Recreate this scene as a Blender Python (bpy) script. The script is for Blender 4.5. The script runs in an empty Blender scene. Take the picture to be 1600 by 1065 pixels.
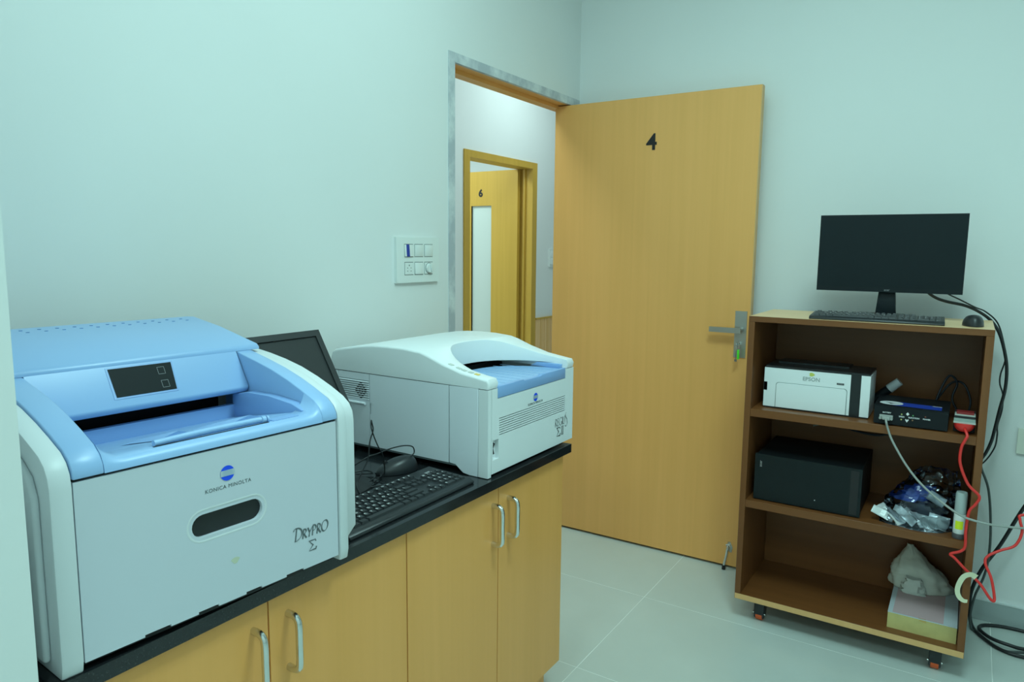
import bpy, bmesh, math, random
from mathutils import Vector, Matrix, Euler

# ------------------------------------------------------------------ camera, world, light, exposure
S = bpy.context.scene
COL = S.collection
random.seed(7)
PI = math.pi
FPX = 1115.0

def _vp(x, y, s=1):
    return (Vector(((x - 800) / FPX, -(y - 532.5) / FPX, -1.0)) * s).normalized()
_X = _vp(-944.7, 371.25, -1); _Y = _vp(1519.75, 396.0)
_X = _X - _Y * (_X.dot(_Y) * .5)
_Y = _Y - _X * (_X.dot(_Y) / _X.dot(_X))
_X.normalize(); _Y.normalize()
_Z = _X.cross(_Y)
cam_d = bpy.data.cameras.new('camera')
cam = bpy.data.objects.new('camera', cam_d); COL.objects.link(cam)
cam.matrix_world = Matrix.Translation((1.686, 0, 1.42)) @ Matrix((_X, _Y, _Z)).to_4x4()
cam_d.sensor_width = 36; cam_d.lens = FPX / 1600 * 36
cam_d.clip_start = .05
S.camera = cam

W = bpy.data.worlds.new('world'); S.world = W; W.use_nodes = True
W.node_tree.nodes['Background'].inputs[0].default_value = (.55, .8, .78, 1)
W.node_tree.nodes['Background'].inputs[1].default_value = .03
S.view_settings.view_transform = 'Standard'; S.view_settings.look = 'None'
S.view_settings.exposure = 0.0; S.view_settings.gamma = 1.0
S.view_settings.use_curve_mapping = False

ROOM_LIGHT = (.615, 1.0, .975); HALL_LIGHT = (.745, 1.0, 1.0)
CEIL = 3.0
PANELS = [  # x, y, watts, colour, label
    (1.62, 1.25, 28.5, ROOM_LIGHT, 'square ceiling light panel in the middle of the room'),
    (.85, 1.70, 5, ROOM_LIGHT, 'dim square ceiling light panel above the counter by the doorway'),
    (1.20, -.85, 17, ROOM_LIGHT, 'square ceiling light panel behind the camera near the pier'),
    (2.90, -.85, 12, ROOM_LIGHT, 'square ceiling light panel behind the camera on the right'),
    (-.62, 2.35, 14, HALL_LIGHT, 'square corridor ceiling light panel just outside the doorway'),
    (-.72, 4.75, 11, HALL_LIGHT, 'square corridor ceiling light panel opposite door six'),
    (-2.6, 4.0, 44, HALL_LIGHT, 'square ceiling light panel inside the room behind door six'),
]

# ------------------------------------------------------------------ materials
MATS = {}
def nodes_of(name):
    m = bpy.data.materials.new(name); m.use_nodes = True
    nt = m.node_tree; b = nt.nodes['Principled BSDF']
    return m, nt, b

def M(name, col=None, rough=.5, metal=0., spec=.5, var=0., vscale=8., bump=0., bscale=120., emit=None, estr=0., coat=0., trans=0., alpha=1.):
    if name in MATS: return MATS[name]
    m, nt, b = nodes_of(name)
    b.inputs['Base Color'].default_value = (*col, 1)
    b.inputs['Roughness'].default_value = rough
    b.inputs['Metallic'].default_value = metal
    b.inputs['Specular IOR Level'].default_value = spec
    if coat: b.inputs['Coat Weight'].default_value = coat
    if trans: b.inputs['Transmission Weight'].default_value = trans
    if alpha < 1: b.inputs['Alpha'].default_value = alpha
    if emit:
        b.inputs['Emission Color'].default_value = (*emit, 1); b.inputs['Emission Strength'].default_value = estr
    if var or bump:
        tc = nt.nodes.new('ShaderNodeTexCoord')
    if var:
        n = nt.nodes.new('ShaderNodeTexNoise'); n.inputs['Scale'].default_value = vscale; n.inputs['Detail'].default_value = 4
        nt.links.new(tc.outputs['Object'], n.inputs['Vector'])
        r = nt.nodes.new('ShaderNodeValToRGB')
        r.color_ramp.elements[0].position = .35; r.color_ramp.elements[1].position = .65
        r.color_ramp.elements[0].color = (*[c * (1 - var) for c in col], 1)
        r.color_ramp.elements[1].color = (*[min(1, c * (1 + var)) for c in col], 1)
        nt.links.new(n.outputs['Fac'], r.inputs['Fac']); nt.links.new(r.outputs['Color'], b.inputs['Base Color'])
    if bump:
        n2 = nt.nodes.new('ShaderNodeTexNoise'); n2.inputs['Scale'].default_value = bscale; n2.inputs['Detail'].default_value = 3
        nt.links.new(tc.outputs['Object'], n2.inputs['Vector'])
        bp = nt.nodes.new('ShaderNodeBump'); bp.inputs['Strength'].default_value = bump; bp.inputs['Distance'].default_value = .002
        nt.links.new(n2.outputs['Fac'], bp.inputs['Height']); nt.links.new(bp.outputs['Normal'], b.inputs['Normal'])
    MATS[name] = m; return m

def wood(name, c1, c2, grain=(38, 38, 1.1), rough=.42, spec=.4, streak=.5):
    m, nt, b = nodes_of(name)
    tc = nt.nodes.new('ShaderNodeTexCoord'); mp = nt.nodes.new('ShaderNodeMapping')
    mp.inputs['Scale'].default_value = grain
    nt.links.new(tc.outputs['Object'], mp.inputs['Vector'])
    n = nt.nodes.new('ShaderNodeTexNoise'); n.inputs['Scale'].default_value = 1.; n.inputs['Detail'].default_value = 6; n.inputs['Distortion'].default_value = .4
    nt.links.new(mp.outputs['Vector'], n.inputs['Vector'])
    n2 = nt.nodes.new('ShaderNodeTexNoise'); n2.inputs['Scale'].default_value = .16; n2.inputs['Detail'].default_value = 3
    nt.links.new(mp.outputs['Vector'], n2.inputs['Vector'])
    mx = nt.nodes.new('ShaderNodeMix'); mx.inputs[0].default_value = streak
    nt.links.new(n.outputs['Fac'], mx.inputs[2]); nt.links.new(n2.outputs['Fac'], mx.inputs[3])
    r = nt.nodes.new('ShaderNodeValToRGB'); r.color_ramp.elements[0].position = .36; r.color_ramp.elements[1].position = .64
    r.color_ramp.elements[0].color = (*c1, 1); r.color_ramp.elements[1].color = (*c2, 1)
    nt.links.new(mx.outputs[0], r.inputs['Fac']); nt.links.new(r.outputs['Color'], b.inputs['Base Color'])
    b.inputs['Roughness'].default_value = rough; b.inputs['Specular IOR Level'].default_value = spec
    bp = nt.nodes.new('ShaderNodeBump'); bp.inputs['Strength'].default_value = .08; bp.inputs['Distance'].default_value = .001
    nt.links.new(n.outputs['Fac'], bp.inputs['Height']); nt.links.new(bp.outputs['Normal'], b.inputs['Normal'])
    MATS[name] = m; return m

wall_m = M('wall_paint', (.80, .82, .81), .55, spec=.3, var=.012, vscale=1.6, bump=.05, bscale=45)
ceil_m = M('ceiling_paint', (.80, .81, .80), .8)
tile_m = M('floor_tile', (.57, .63, .60), .22, spec=.45, var=.025, vscale=3.5)
grout_m = M('grout', (.82, .86, .82), .7)
base_m = M('skirting_tile', (.40, .46, .46), .3)
sealant_m = M('skirting_top', (.75, .8, .8), .4)
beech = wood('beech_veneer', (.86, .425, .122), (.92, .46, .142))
beech_h = wood('beech_veneer_level', (.86, .425, .122), (.92, .46, .142), grain=(1.1, 38, 38))
cabw = wood('cabinet_laminate', (.85, .395, .102), (.91, .43, .122), rough=.35)
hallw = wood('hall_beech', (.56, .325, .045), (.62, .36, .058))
edge_m = wood('beech_edging', (.72, .42, .17), (.78, .46, .2))
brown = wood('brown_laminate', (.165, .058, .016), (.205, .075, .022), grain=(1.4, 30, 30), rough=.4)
brown_v = wood('brown_laminate_upright', (.165, .058, .016), (.205, .075, .022), grain=(30, 30, 1.4), rough=.4)
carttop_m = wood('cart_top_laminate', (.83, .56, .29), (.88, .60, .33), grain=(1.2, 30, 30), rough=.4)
grime_m = None
black = M('black_plastic', (.018, .021, .024), .38, bump=.03, bscale=400)
black_matte = M('black_matte', (.012, .013, .015), .6)
dark = M('cavity_shade', (.006, .007, .009), .8)  # near-black colour stands in for the shade inside openings
key_m = M('key_plastic', (.022, .025, .028), .45)
screen_m = M('screen_glass', (.007, .013, .016), .35, spec=.22)
screen2_m = M('matte_screen', (.03, .034, .036), .42)
ink = M('print_ink', (.05, .06, .065), .5)
ink_soft = M('soft_grey_print', (.11, .135, .145), .5)
cheek_p = M('cheek_white_plastic', (.68, .72, .745), .4, bump=.02, bscale=700)
mon_black = M('monitor_black', (.007, .012, .015), .45, spec=.25)
ink_w = M('white_print', (.75, .77, .78), .5)
ink_g = M('grey_print', (.30, .32, .33), .5)
white_p = M('warm_white_plastic', (.82, .855, .875), .38, bump=.02, bscale=700)
grey_p = M('cool_grey_plastic', (.61, .65, .715), .4, bump=.02, bscale=700)
side_p = M('side_grey_plastic', (.82, .865, .925), .42)
blue_p = M('sky_blue_plastic', (.31, .50, .79), .34, bump=.02, bscale=700)
blue_d = M('deep_blue_plastic', (.25, .42, .74), .38)
logo_b = M('logo_blue', (.008, .085, .88), .3)
logo_s = M('logo_silver', (.62, .72, .8), .25, metal=.4)
chrome = M('chrome', (.72, .73, .72), .16, metal=1.)
steel = M('brushed_steel', (.50, .50, .47), .36, metal=1., bump=.05, bscale=300)
granite_m, nt, b = nodes_of('black_granite'); MATS['black_granite'] = granite_m
tc = nt.nodes.new('ShaderNodeTexCoord'); vo = nt.nodes.new('ShaderNodeTexVoronoi'); vo.inputs['Scale'].default_value = 260
nt.links.new(tc.outputs['Object'], vo.inputs['Vector'])
rp = nt.nodes.new('ShaderNodeValToRGB'); rp.color_ramp.elements[0].position = .0; rp.color_ramp.elements[0].color = (.05, .055, .058, 1)
rp.color_ramp.elements[1].position = .25; rp.color_ramp.elements[1].color = (.012, .014, .016, 1)
nt.links.new(vo.outputs['Distance'], rp.inputs['Fac']); nt.links.new(rp.outputs['Color'], b.inputs['Base Color'])
b.inputs['Roughness'].default_value = .13; b.inputs['Specular IOR Level'].default_value = .55

# grey smeared paint on the frame edge of the doorway
grime_m, nt, b = nodes_of('smeared_frame_paint'); MATS['smeared_frame_paint'] = grime_m
tc = nt.nodes.new('ShaderNodeTexCoord'); mp = nt.nodes.new('ShaderNodeMapping'); mp.inputs['Scale'].default_value = (30, 9, 7)
nt.links.new(tc.outputs['Object'], mp.inputs['Vector'])
n = nt.nodes.new('ShaderNodeTexNoise'); n.inputs['Scale'].default_value = 1.; n.inputs['Detail'].default_value = 7; n.inputs['Roughness'].default_value = .65
nt.links.new(mp.outputs['Vector'], n.inputs['Vector'])
rp = nt.nodes.new('ShaderNodeValToRGB'); rp.color_ramp.elements[0].position = .42; rp.color_ramp.elements[0].color = (.46, .50, .54, 1)
rp.color_ramp.elements[1].position = .66; rp.color_ramp.elements[1].color = (.76, .80, .80, 1)
nt.links.new(n.outputs['Fac'], rp.inputs['Fac']); nt.links.new(rp.outputs['Color'], b.inputs['Base Color']); b.inputs['Roughness'].default_value = .6

# ------------------------------------------------------------------ mesh helpers
def new_bm(): return bmesh.new()

def add_box(bm, lo, hi, mi=0):
    (x0, y0, z0), (x1, y1, z1) = lo, hi
    v = [bm.verts.new(p) for p in ((x0, y0, z0), (x1, y0, z0), (x1, y1, z0), (x0, y1, z0), (x0, y0, z1), (x1, y0, z1), (x1, y1, z1), (x0, y1, z1))]
    for f in ((0, 3, 2, 1), (4, 5, 6, 7), (0, 1, 5, 4), (1, 2, 6, 5), (2, 3, 7, 6), (3, 0, 4, 7)):
        bm.faces.new([v[i] for i in f]).material_index = mi
    return v

def add_prism(bm, pts, lo, hi, axis, mi=0):
    """pts: 2D outline in the two axes other than axis (cyclic order), extruded lo..hi along axis"""
    def mk(p, t):
        if axis == 0: return (t, p[0], p[1])
        if axis == 1: return (p[0], t, p[1])
        return (p[0], p[1], t)
    a = [bm.verts.new(mk(p, lo)) for p in pts]; b_ = [bm.verts.new(mk(p, hi)) for p in pts]
    n = len(pts)
    fs = [bm.faces.new(a), bm.faces.new(b_)]
    for i in range(n): fs.append(bm.faces.new((a[i], a[(i + 1) % n], b_[(i + 1) % n], b_[i])))
    for f in fs: f.material_index = mi
    bmesh.ops.recalc_face_normals(bm, faces=fs)

def catmull(pts, sub=8):
    P = [Vector(p) for p in pts]
    if len(P) < 3 or sub <= 1: return P
    P = [P[0] * 2 - P[1]] + P + [P[-1] * 2 - P[-2]]
    out = []
    for i in range(1, len(P) - 2):
        p0, p1, p2, p3 = P[i - 1:i + 3]
        for k in range(sub):
            t = k / sub
            out.append(.5 * ((2 * p1) + (p2 - p0) * t + (2 * p0 - 5 * p1 + 4 * p2 - p3) * t * t + (3 * p1 - p0 - 3 * p2 + p3) * t ** 3))
    out.append(P[-2]); return out

def add_tube(bm, pts, r, n=8, sub=8, mi=0, ry=None, closed=False):
    P = catmull(pts, sub)
    rings = []; prev = None
    for i, p in enumerate(P):
        t = (P[min(i + 1, len(P) - 1)] - P[max(i - 1, 0)]).normalized()
        if prev is None:
            up = Vector((0, 0, 1)) if abs(t.z) < .9 else Vector((1, 0, 0))
            u = up.cross(t).normalized()
        else:
            u = (prev - t * prev.dot(t)).normalized()
        prev = u; w = t.cross(u)
        rr = r(i / (len(P) - 1)) if callable(r) else r
        rings.append([bm.verts.new(p + u * math.cos(2 * PI * k / n) * rr + w * math.sin(2 * PI * k / n) * (ry or rr)) for k in range(n)])
    for a, b_ in zip(rings, rings[1:]):
        for k in range(n): bm.faces.new((a[k], a[(k + 1) % n], b_[(k + 1) % n], b_[k])).material_index = mi
    bm.faces.new(rings[0][::-1]).material_index = mi; bm.faces.new(rings[-1]).material_index = mi

def add_cyl(bm, p0, p1, r0, r1=None, n=20, mi=0):
    p0, p1 = Vector(p0), Vector(p1); r1 = r0 if r1 is None else r1
    t = (p1 - p0).normalized(); up = Vector((0, 0, 1)) if abs(t.z) < .9 else Vector((1, 0, 0))
    u = up.cross(t).normalized(); w = t.cross(u)
    A = [bm.verts.new(p0 + (u * math.cos(2 * PI * k / n) + w * math.sin(2 * PI * k / n)) * r0) for k in range(n)]
    B = [bm.verts.new(p1 + (u * math.cos(2 * PI * k / n) + w * math.sin(2 * PI * k / n)) * r1) for k in range(n)]
    fs = [bm.faces.new((A[k], A[(k + 1) % n], B[(k + 1) % n], B[k])) for k in range(n)] + [bm.faces.new(A[::-1]), bm.faces.new(B)]
    for f in fs: f.material_index = mi

def add_lathe(bm, prof, c=(0, 0, 0), n=24, mi=0, sx=1., sy=1.):
    rings = []
    for r, z in prof:
        if r < 1e-6: rings.append([bm.verts.new((c[0], c[1], c[2] + z))])
        else: rings.append([bm.verts.new((c[0] + sx * r * math.cos(2 * PI * k / n), c[1] + sy * r * math.sin(2 * PI * k / n), c[2] + z)) for k in range(n)])
    for a, b_ in zip(rings, rings[1:]):
        for k in range(n):
            k2 = (k + 1) % n
            if len(a) == 1 and len(b_) == 1: continue
            if len(a) == 1: f = (a[0], b_[k2], b_[k])[::-1]
            elif len(b_) == 1: f = (a[k], a[k2], b_[0])
            else: f = (a[k], a[k2], b_[k2], b_[k])
            bm.faces.new(f).material_index = mi
    if len(rings[0]) > 1: bm.faces.new(rings[0][::-1]).material_index = mi
    if len(rings[-1]) > 1: bm.faces.new(rings[-1]).material_index = mi

def bevel(bm, w, seg=2, ang=35, sel=None):
    es = [e for e in bm.edges if len(e.link_faces) == 2 and e.calc_face_angle(0) > math.radians(ang) and (sel is None or sel(e))]
    if es: bmesh.ops.bevel(bm, geom=es, offset=w, segments=seg, profile=.5, affect='EDGES', clamp_overlap=True)

def finish_mesh(bm, name, ang=40):
    bmesh.ops.remove_doubles(bm, verts=bm.verts, dist=1e-6)
    for f in bm.faces: f.smooth = True
    for e in bm.edges:
        e.smooth = not (len(e.link_faces) == 2 and e.calc_face_angle(0) > math.radians(ang))
    me = bpy.data.meshes.new(name); bm.to_mesh(me); bm.free(); return me

def obj(name, bm, mats, parent=None, bev=0., seg=2, ang=40, label=None, loc=None):
    if isinstance(bm, bmesh.types.BMesh):
        if bev: bevel(bm, bev, seg)
        me = finish_mesh(bm, name, ang)
    else: me = bm
    if not isinstance(mats, (list, tuple)): mats = [mats]
    if not me.materials:
        for m in mats: me.materials.append(m)
    o = bpy.data.objects.new(name, me); COL.objects.link(o)
    if parent: o.parent = parent
    if loc: o.location = loc
    if label: o['label'] = label
    return o

def box(name, lo, hi, mat, parent=None, bev=0., seg=2, label=None):
    bm = new_bm(); add_box(bm, lo, hi); return obj(name, bm, mat, parent, bev, seg, label=label)

def tag(o, label, cat, group=None):
    o['label'] = label; o['category'] = cat
    if group: o['group'] = group
    return o

def thing(name, label, cat, loc=(0, 0, 0), rotz=0., group=None):
    o = bpy.data.objects.new(name, None); COL.objects.link(o); o.empty_display_size = .05
    o.location = loc; o.rotation_euler = (0, 0, rotz); return tag(o, label, cat, group)

def struct(name, bm, mat, bev=0., label=None):
    o = obj(name, bm, mat, None, bev); o['kind'] = 'structure'
    if label: o['label'] = label
    return o

def bool_mesh(bmA, bmB, op='DIFFERENCE'):
    ms = []
    for k, bm in enumerate((bmA, bmB)):
        bmesh.ops.recalc_face_normals(bm, faces=bm.faces)
        me = bpy.data.meshes.new('tmp%d' % k); bm.to_mesh(me); bm.free()
        o = bpy.data.objects.new('tmp%d' % k, me); COL.objects.link(o); ms.append(o)
    md = ms[0].modifiers.new('b', 'BOOLEAN'); md.operation = op; md.object = ms[1]; md.solver = 'EXACT'
    bpy.context.view_layer.update()
    dg = bpy.context.evaluated_depsgraph_get()
    me = bpy.data.meshes.new_from_object(ms[0].evaluated_get(dg))
    out = new_bm(); out.from_mesh(me)
    for o in ms:
        d = o.data; bpy.data.objects.remove(o); bpy.data.meshes.remove(d)
    bpy.data.meshes.remove(me)
    bmesh.ops.dissolve_limit(out, angle_limit=.01, verts=out.verts, edges=out.edges)
    return out

def text_mesh(s, size, extrude=.0002, bold=0., shear=0., sx=1., align='CENTER', space=1.):
    cu = bpy.data.curves.new('t', 'FONT'); cu.body = s; cu.size = size; cu.extrude = extrude; cu.offset = bold
    cu.align_x = align; cu.align_y = 'CENTER'; cu.shear = shear; cu.resolution_u = 3; cu.space_character = space
    o = bpy.data.objects.new('t', cu); COL.objects.link(o)
    bpy.context.view_layer.update()
    me = bpy.data.meshes.new_from_object(o.evaluated_get(bpy.context.evaluated_depsgraph_get()))
    bpy.data.objects.remove(o); bpy.data.curves.remove(cu)
    if sx != 1.: me.transform(Matrix.Scale(sx, 4, (1, 0, 0)))
    return me

FACE_X = Matrix(((0, 0, 1), (1, 0, 0), (0, 1, 0))).to_4x4()      # print facing +x, reading along +y
FACE_NY = Matrix(((1, 0, 0), (0, 0, -1), (0, 1, 0))).to_4x4()    # print facing -y, reading along +x
def text(name, s, size, pos, face, mat, parent, **kw):
    me = text_mesh(s, size, **kw); me.transform(Matrix.Translation(pos) @ face); me.materials.clear()
    return obj(name, me, mat, parent)

def arc(cx, cy, rx, ry, a0, a1, n=10):
    return [(cx + rx * math.cos(math.radians(a0 + (a1 - a0) * i / n)), cy + ry * math.sin(math.radians(a0 + (a1 - a0) * i / n))) for i in range(n + 1)]

def pen_glyphs(bm, glyphs, h, nib=.05, ang=28, minw=.022, tr=Matrix.Identity(4), shear=0., thick=.0003):
    """glyphs: list of (xoffset, scale, [polylines]) drawn with a broad nib, unit height"""
    nv = Vector((math.cos(math.radians(ang)), math.sin(math.radians(ang)))) * nib
    for xo, sc, strokes in glyphs:
        for st in strokes:
            P = [Vector((p[0] * sc[0] + xo + shear * p[1] * sc[1], p[1] * sc[1])) for p in st]
            L, Rr = [], []
            for i, p in enumerate(P):
                t = (P[min(i + 1, len(P) - 1)] - P[max(i - 1, 0)]).normalized(); nn = Vector((-t.y, t.x))
                w = max(minw, abs(nn.dot(nv)))
                L.append(p + nn * w); Rr.append(p - nn * w)
            for zz in (thick,):
                a = [bm.verts.new(tr @ Vector((q.x * h, q.y * h, zz))) for q in L]; b_ = [bm.verts.new(tr @ Vector((q.x * h, q.y * h, zz))) for q in Rr]
                for i in range(len(a) - 1): bm.faces.new((a[i], b_[i], b_[i + 1], a[i + 1]))

G = {
 'D': [[(.18, .98), (.14, .02)], arc(.12, .5, .62, .5, 95, -95, 16), arc(.05, .86, .16, .13, 200, 60, 6)],
 'R': [[(.12, 1), (.10, 0)], arc(.1, .74, .42, .26, 90, -90, 10), [(.25, .48), (.42, .22), (.66, 0)]],
 'Y': [[(.0, 1), (.3, .48)], [(.66, 1), (.3, .48), (.26, 0)]],
 'P': [[(.12, 1), (.10, 0)], arc(.1, .72, .44, .28, 90, -90, 10)],
 'O': [arc(.42, .5, .40, .5, 0, 360, 24)],
 'E': [[(.1, 1), (.1, 0)], [(.1, .98), (.5, .98)], [(.1, .52), (.42, .52)], [(.1, .02), (.52, .02)]],
 'G': [arc(.45, .5, .42, .5, 50, 330, 18), [(.82, .42), (.82, .05)], [(.6, .42), (.9, .42)]],
 'I': [[(.1, 1), (.1, 0)]],
 'U': [[(.08, 1), (.08, .3)] + arc(.36, .28, .28, .28, 180, 360, 10) + [(.64, .3), (.64, 1)]],
 'S': [arc(.35, .95, .28, .28, 100, 230, 8) + [(.55, .42)] + arc(.35, -.05, .32, .33, 40, -150, 10)],
 'Z': [[(.82, .78), (.80, .97), (.06, .97), (.5, .5), (.04, .03), (.82, .03), (.88, .26)]],
}

def place(name, lo, hi, mat, parent, bev=0., **k): return box(name, lo, hi, mat, parent, bev, **k)

# ------------------------------------------------------------------ the room
YB = 3.22
bm = new_bm(); add_box(bm, (-4.7, -2.2, -.12), (4.3, 7.2, -.0006)); floor = struct('floor', bm, grout_m, label='pale green grey tiled floor with thin light joints')
tw, th = 1.2, .6
tile_meshes = {}
xs = [.648 + tw * k for k in range(-5, 4)]; ys = [2.65 + th * k for k in range(-8, 8)]
for i, x in enumerate(xs):
    for j, y in enumerate(ys):
        x0, x1, y0, y1 = max(x, -4.6), min(x + tw, 4.2), max(y, -2.1), min(y + th, 7.1)
        if x1 - x0 < .05 or y1 - y0 < .05: continue
        key = (round(x1 - x0, 3), round(y1 - y0, 3))
        if key not in tile_meshes:
            bmx = new_bm(); g = .0016
            add_box(bmx, (g, g, -.010), (key[0] - g, key[1] - g, 0)); bevel(bmx, .0008, 1)
            tile_meshes[key] = finish_mesh(bmx, 'tile'); tile_meshes[key].materials.append(tile_m)
        o = obj('tile', tile_meshes[key], tile_m, floor, loc=(x0, y0, 0))

bm = new_bm(); add_box(bm, (-4.7, -2.2, CEIL), (4.3, 7.2, CEIL + .12)); struct('ceiling', bm, ceil_m)
bm = new_bm()                                  # wall with the doorway; beyond the corner it closes the corridor
add_box(bm, (-.105, -2.2, 0), (0, 2.173, CEIL)); add_box(bm, (-.105, 2.173, 2.143), (0, 3.217, CEIL)); add_box(bm, (-.105, 3.217, 0), (0, 7.2, CEIL))
struct('wall_left', bm, wall_m)
bm = new_bm(); add_box(bm, (0, YB, 0), (4.3, YB + .15, CEIL)); struct('wall_back', bm, wall_m)
bm = new_bm(); add_box(bm, (0, -2.05, 0), (.722, .390, CEIL)); struct('wall_pier', bm, wall_m, .003, label='white wall pier beside the counter at the left edge')
bm = new_bm(); add_box(bm, (4.15, -2.05, 0), (4.3, YB, CEIL)); struct('wall_right', bm, wall_m)
bm = new_bm(); add_box(bm, (0, -2.2, 0), (4.3, -2.05, CEIL)); struct('wall_front', bm, wall_m)
XC = -1.42
bm = new_bm()
add_box(bm, (XC - .12, -2.2, 0), (XC, 4.178, CEIL)); add_box(bm, (XC - .12, 4.178, 2.122), (XC, 5.188, CEIL)); add_box(bm, (XC - .12, 5.188, 0), (XC, 7.2, CEIL))
struct('wall_corridor', bm, wall_m)
bm = new_bm(); add_box(bm, (XC, 7.05, 0), (-.105, 7.2, CEIL)); struct('wall_corridor_end', bm, wall_m)
bm = new_bm(); add_box(bm, (XC, -2.2, 0), (-.105, -2.05, CEIL)); struct('wall_corridor_near', bm, wall_m)
bm = new_bm(); add_box(bm, (-4.7, 3.0, 0), (-4.55, 7.2, CEIL)); struct('wall_beyond_left', bm, wall_m)
bm = new_bm(); add_box(bm, (-4.55, 6.1, 0), (XC - .12, 6.25, CEIL)); struct('wall_beyond_back', bm, wall_m)
bm = new_bm(); add_box(bm, (-4.55, 3.0, 0), (XC - .12, 3.15, CEIL)); struct('wall_beyond_front', bm, wall_m)

bb = struct('baseboard_back', (lambda q: (add_box(q, (.02, YB - .012, 0), (4.15, YB, .082)), q)[1])(new_bm()), base_m, .001, label='grey tile skirting along the back wall')
box('top_strip', (.02, YB - .014, .082), (4.15, YB, .088), sealant_m, bb)

# doorway lining with grey smeared face
t1 = bpy.data.objects.new('trim_1', None); COL.objects.link(t1); t1['kind'] = 'structure'; t1['label'] = 'wooden door lining with grey smeared paint on its edge'
box('casing', (-.012, 2.173, 0), (.003, 2.212, 2.143), grime_m, t1, .0015)
box('casing', (-.012, 3.171, 0), (.003, 3.217, 2.143), grime_m, t1, .0015)
box('casing_head', (-.012, 2.212, 2.108), (.003, 3.171, 2.143), grime_m, t1, .0015)
box('jamb', (-.105, 2.173, 0), (-.012, 2.212, 2.143), beech, t1)
box('jamb', (-.105, 3.171, 0), (-.012, 3.217, 2.143), beech, t1)
bm = new_bm(); add_box(bm, (-.105, 2.212, 2.108), (-.012, 3.171, 2.143)); obj('head', bm, beech, t1)
box('stop', (-.105, 2.212, 2.092), (-.058, 3.171, 2.108), beech, t1, .001)
box('stop', (-.105, 2.212, 0), (-.058, 2.226, 2.092), beech, t1, .001)

# the open door, number 4
d1 = bpy.data.objects.new('door_1', None); COL.objects.link(d1); d1['kind'] = 'structure'; d1['label'] = 'open beech veneer door with black number 4'
d1.location = (-.072, 3.112, 0); d1.rotation_euler = (0, 0, math.radians(.4))
DW = .968
bm = new_bm(); add_box(bm, (0, 0, .012), (DW, .038, 2.103)); bevel(bm, .0015, 1); obj('leaf', bm, beech, d1)
box('edge_strip', (DW, .001, .012), (DW + .004, .037, 2.103), edge_m, d1, .001)
text('door_number', '4', .100, (.497, -.0012, 1.90), FACE_NY, M('number_black', (.008, .008, .01), .4), d1, bold=.0018, extrude=.0012)
px0 = .836 + .072
hp = box('lock_plate', (px0, -.004, .962), (px0 + .050, 0, 1.164), steel, d1, .0015)
bm = new_bm(); add_cyl(bm, (px0 + .025, -.004, 1.083), (px0 + .025, -.012, 1.083), .012); add_cyl(bm, (px0 + .025, -.010, 1.083), (px0 + .025, -.046, 1.083), .009)
obj('rose', bm, steel, d1)
bm = new_bm(); add_box(bm, (px0 - .098, -.052, 1.072), (px0 + .036, -.040, 1.094)); bevel(bm, .003, 2); obj('lever', bm, steel, d1)
bm = new_bm(); add_cyl(bm, (px0 + .024, -.004, 1.022), (px0 + .024, -.010, 1.022), .009); add_box(bm, (px0 + .020, -.0095, 1.002), (px0 + .028, -.004, 1.022)); obj('lock_cylinder', bm, chrome, d1)
sx = .857 + .072
bm = new_bm(); add_prism(bm, [(sx - .012, .085), (sx + .014, .075), (sx + .018, .10), (sx + .006, .125), (sx - .004, .122)], -.003, 0, 1); ds = obj('door_stop', bm, steel, d1, .001)
bm = new_bm(); add_tube(bm, [(sx, -.012, .110), (sx - .001, -.017, .095), (sx - .005, -.020, .06), (sx - .010, -.024, .030), (sx - .011, -.025, .012)], .0055, n=10, sub=5); add_cyl(bm, (sx - .010, -.008, .109), (sx + .010, -.008, .109), .005, n=10)
add_box(bm, (sx - .006, -.012, .104), (sx + .006, -.002, .116)); obj('arm', bm, chrome, ds)
bm = new_bm(); add_cyl(bm, (sx - .0105, -.0245, .020), (sx - .0115, -.026, .001), .0078, .0085, n=14); obj('rubber_foot', bm, black_matte, ds)
# hinges on the hidden side
for z in (.25, 1.05, 1.85):
    bm = new_bm(); add_cyl(bm, (-.006, .032, z - .05), (-.006, .032, z + .05), .006, n=10); obj('hinge', bm, steel, d1)

k = thing('door_key', 'key in the door lock with a bright green plastic tag', 'key', (px0 - .072 + .024, 3.112 - .010, 1.022))
bm = new_bm(); add_box(bm, (-.0012, -.020, -.004), (.0012, 0, .004)); add_cyl(bm, (-.0012, -.028, 0), (.0012, -.028, 0), .011, n=16); obj('key_blade', bm, chrome, k)
bm = new_bm(); add_tube(bm, [(.0, -.030 + .009 * math.sin(a), -.012 + .011 * math.cos(a)) for a in [2 * PI * i / 10 for i in range(11)]], .0011, n=6, sub=3); obj('ring', bm, chrome, k)
bm = new_bm(); add_prism(bm, [(.003, -.022), (.012, -.018), (.014, -.060), (.004, -.063)], -.034, -.030, 1); obj('tag', bm, M('green_tag', (.10, .80, .03), .4), k, .001)
bm = new_bm(); add_box(bm, (-.003, -.031, -.066), (.000, -.029, -.026)); add_box(bm, (-.007, -.032, -.072), (.003, -.028, -.062)); obj('second_key', bm, M('dull_metal', (.25, .25, .24), .4, metal=.8), k)

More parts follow.
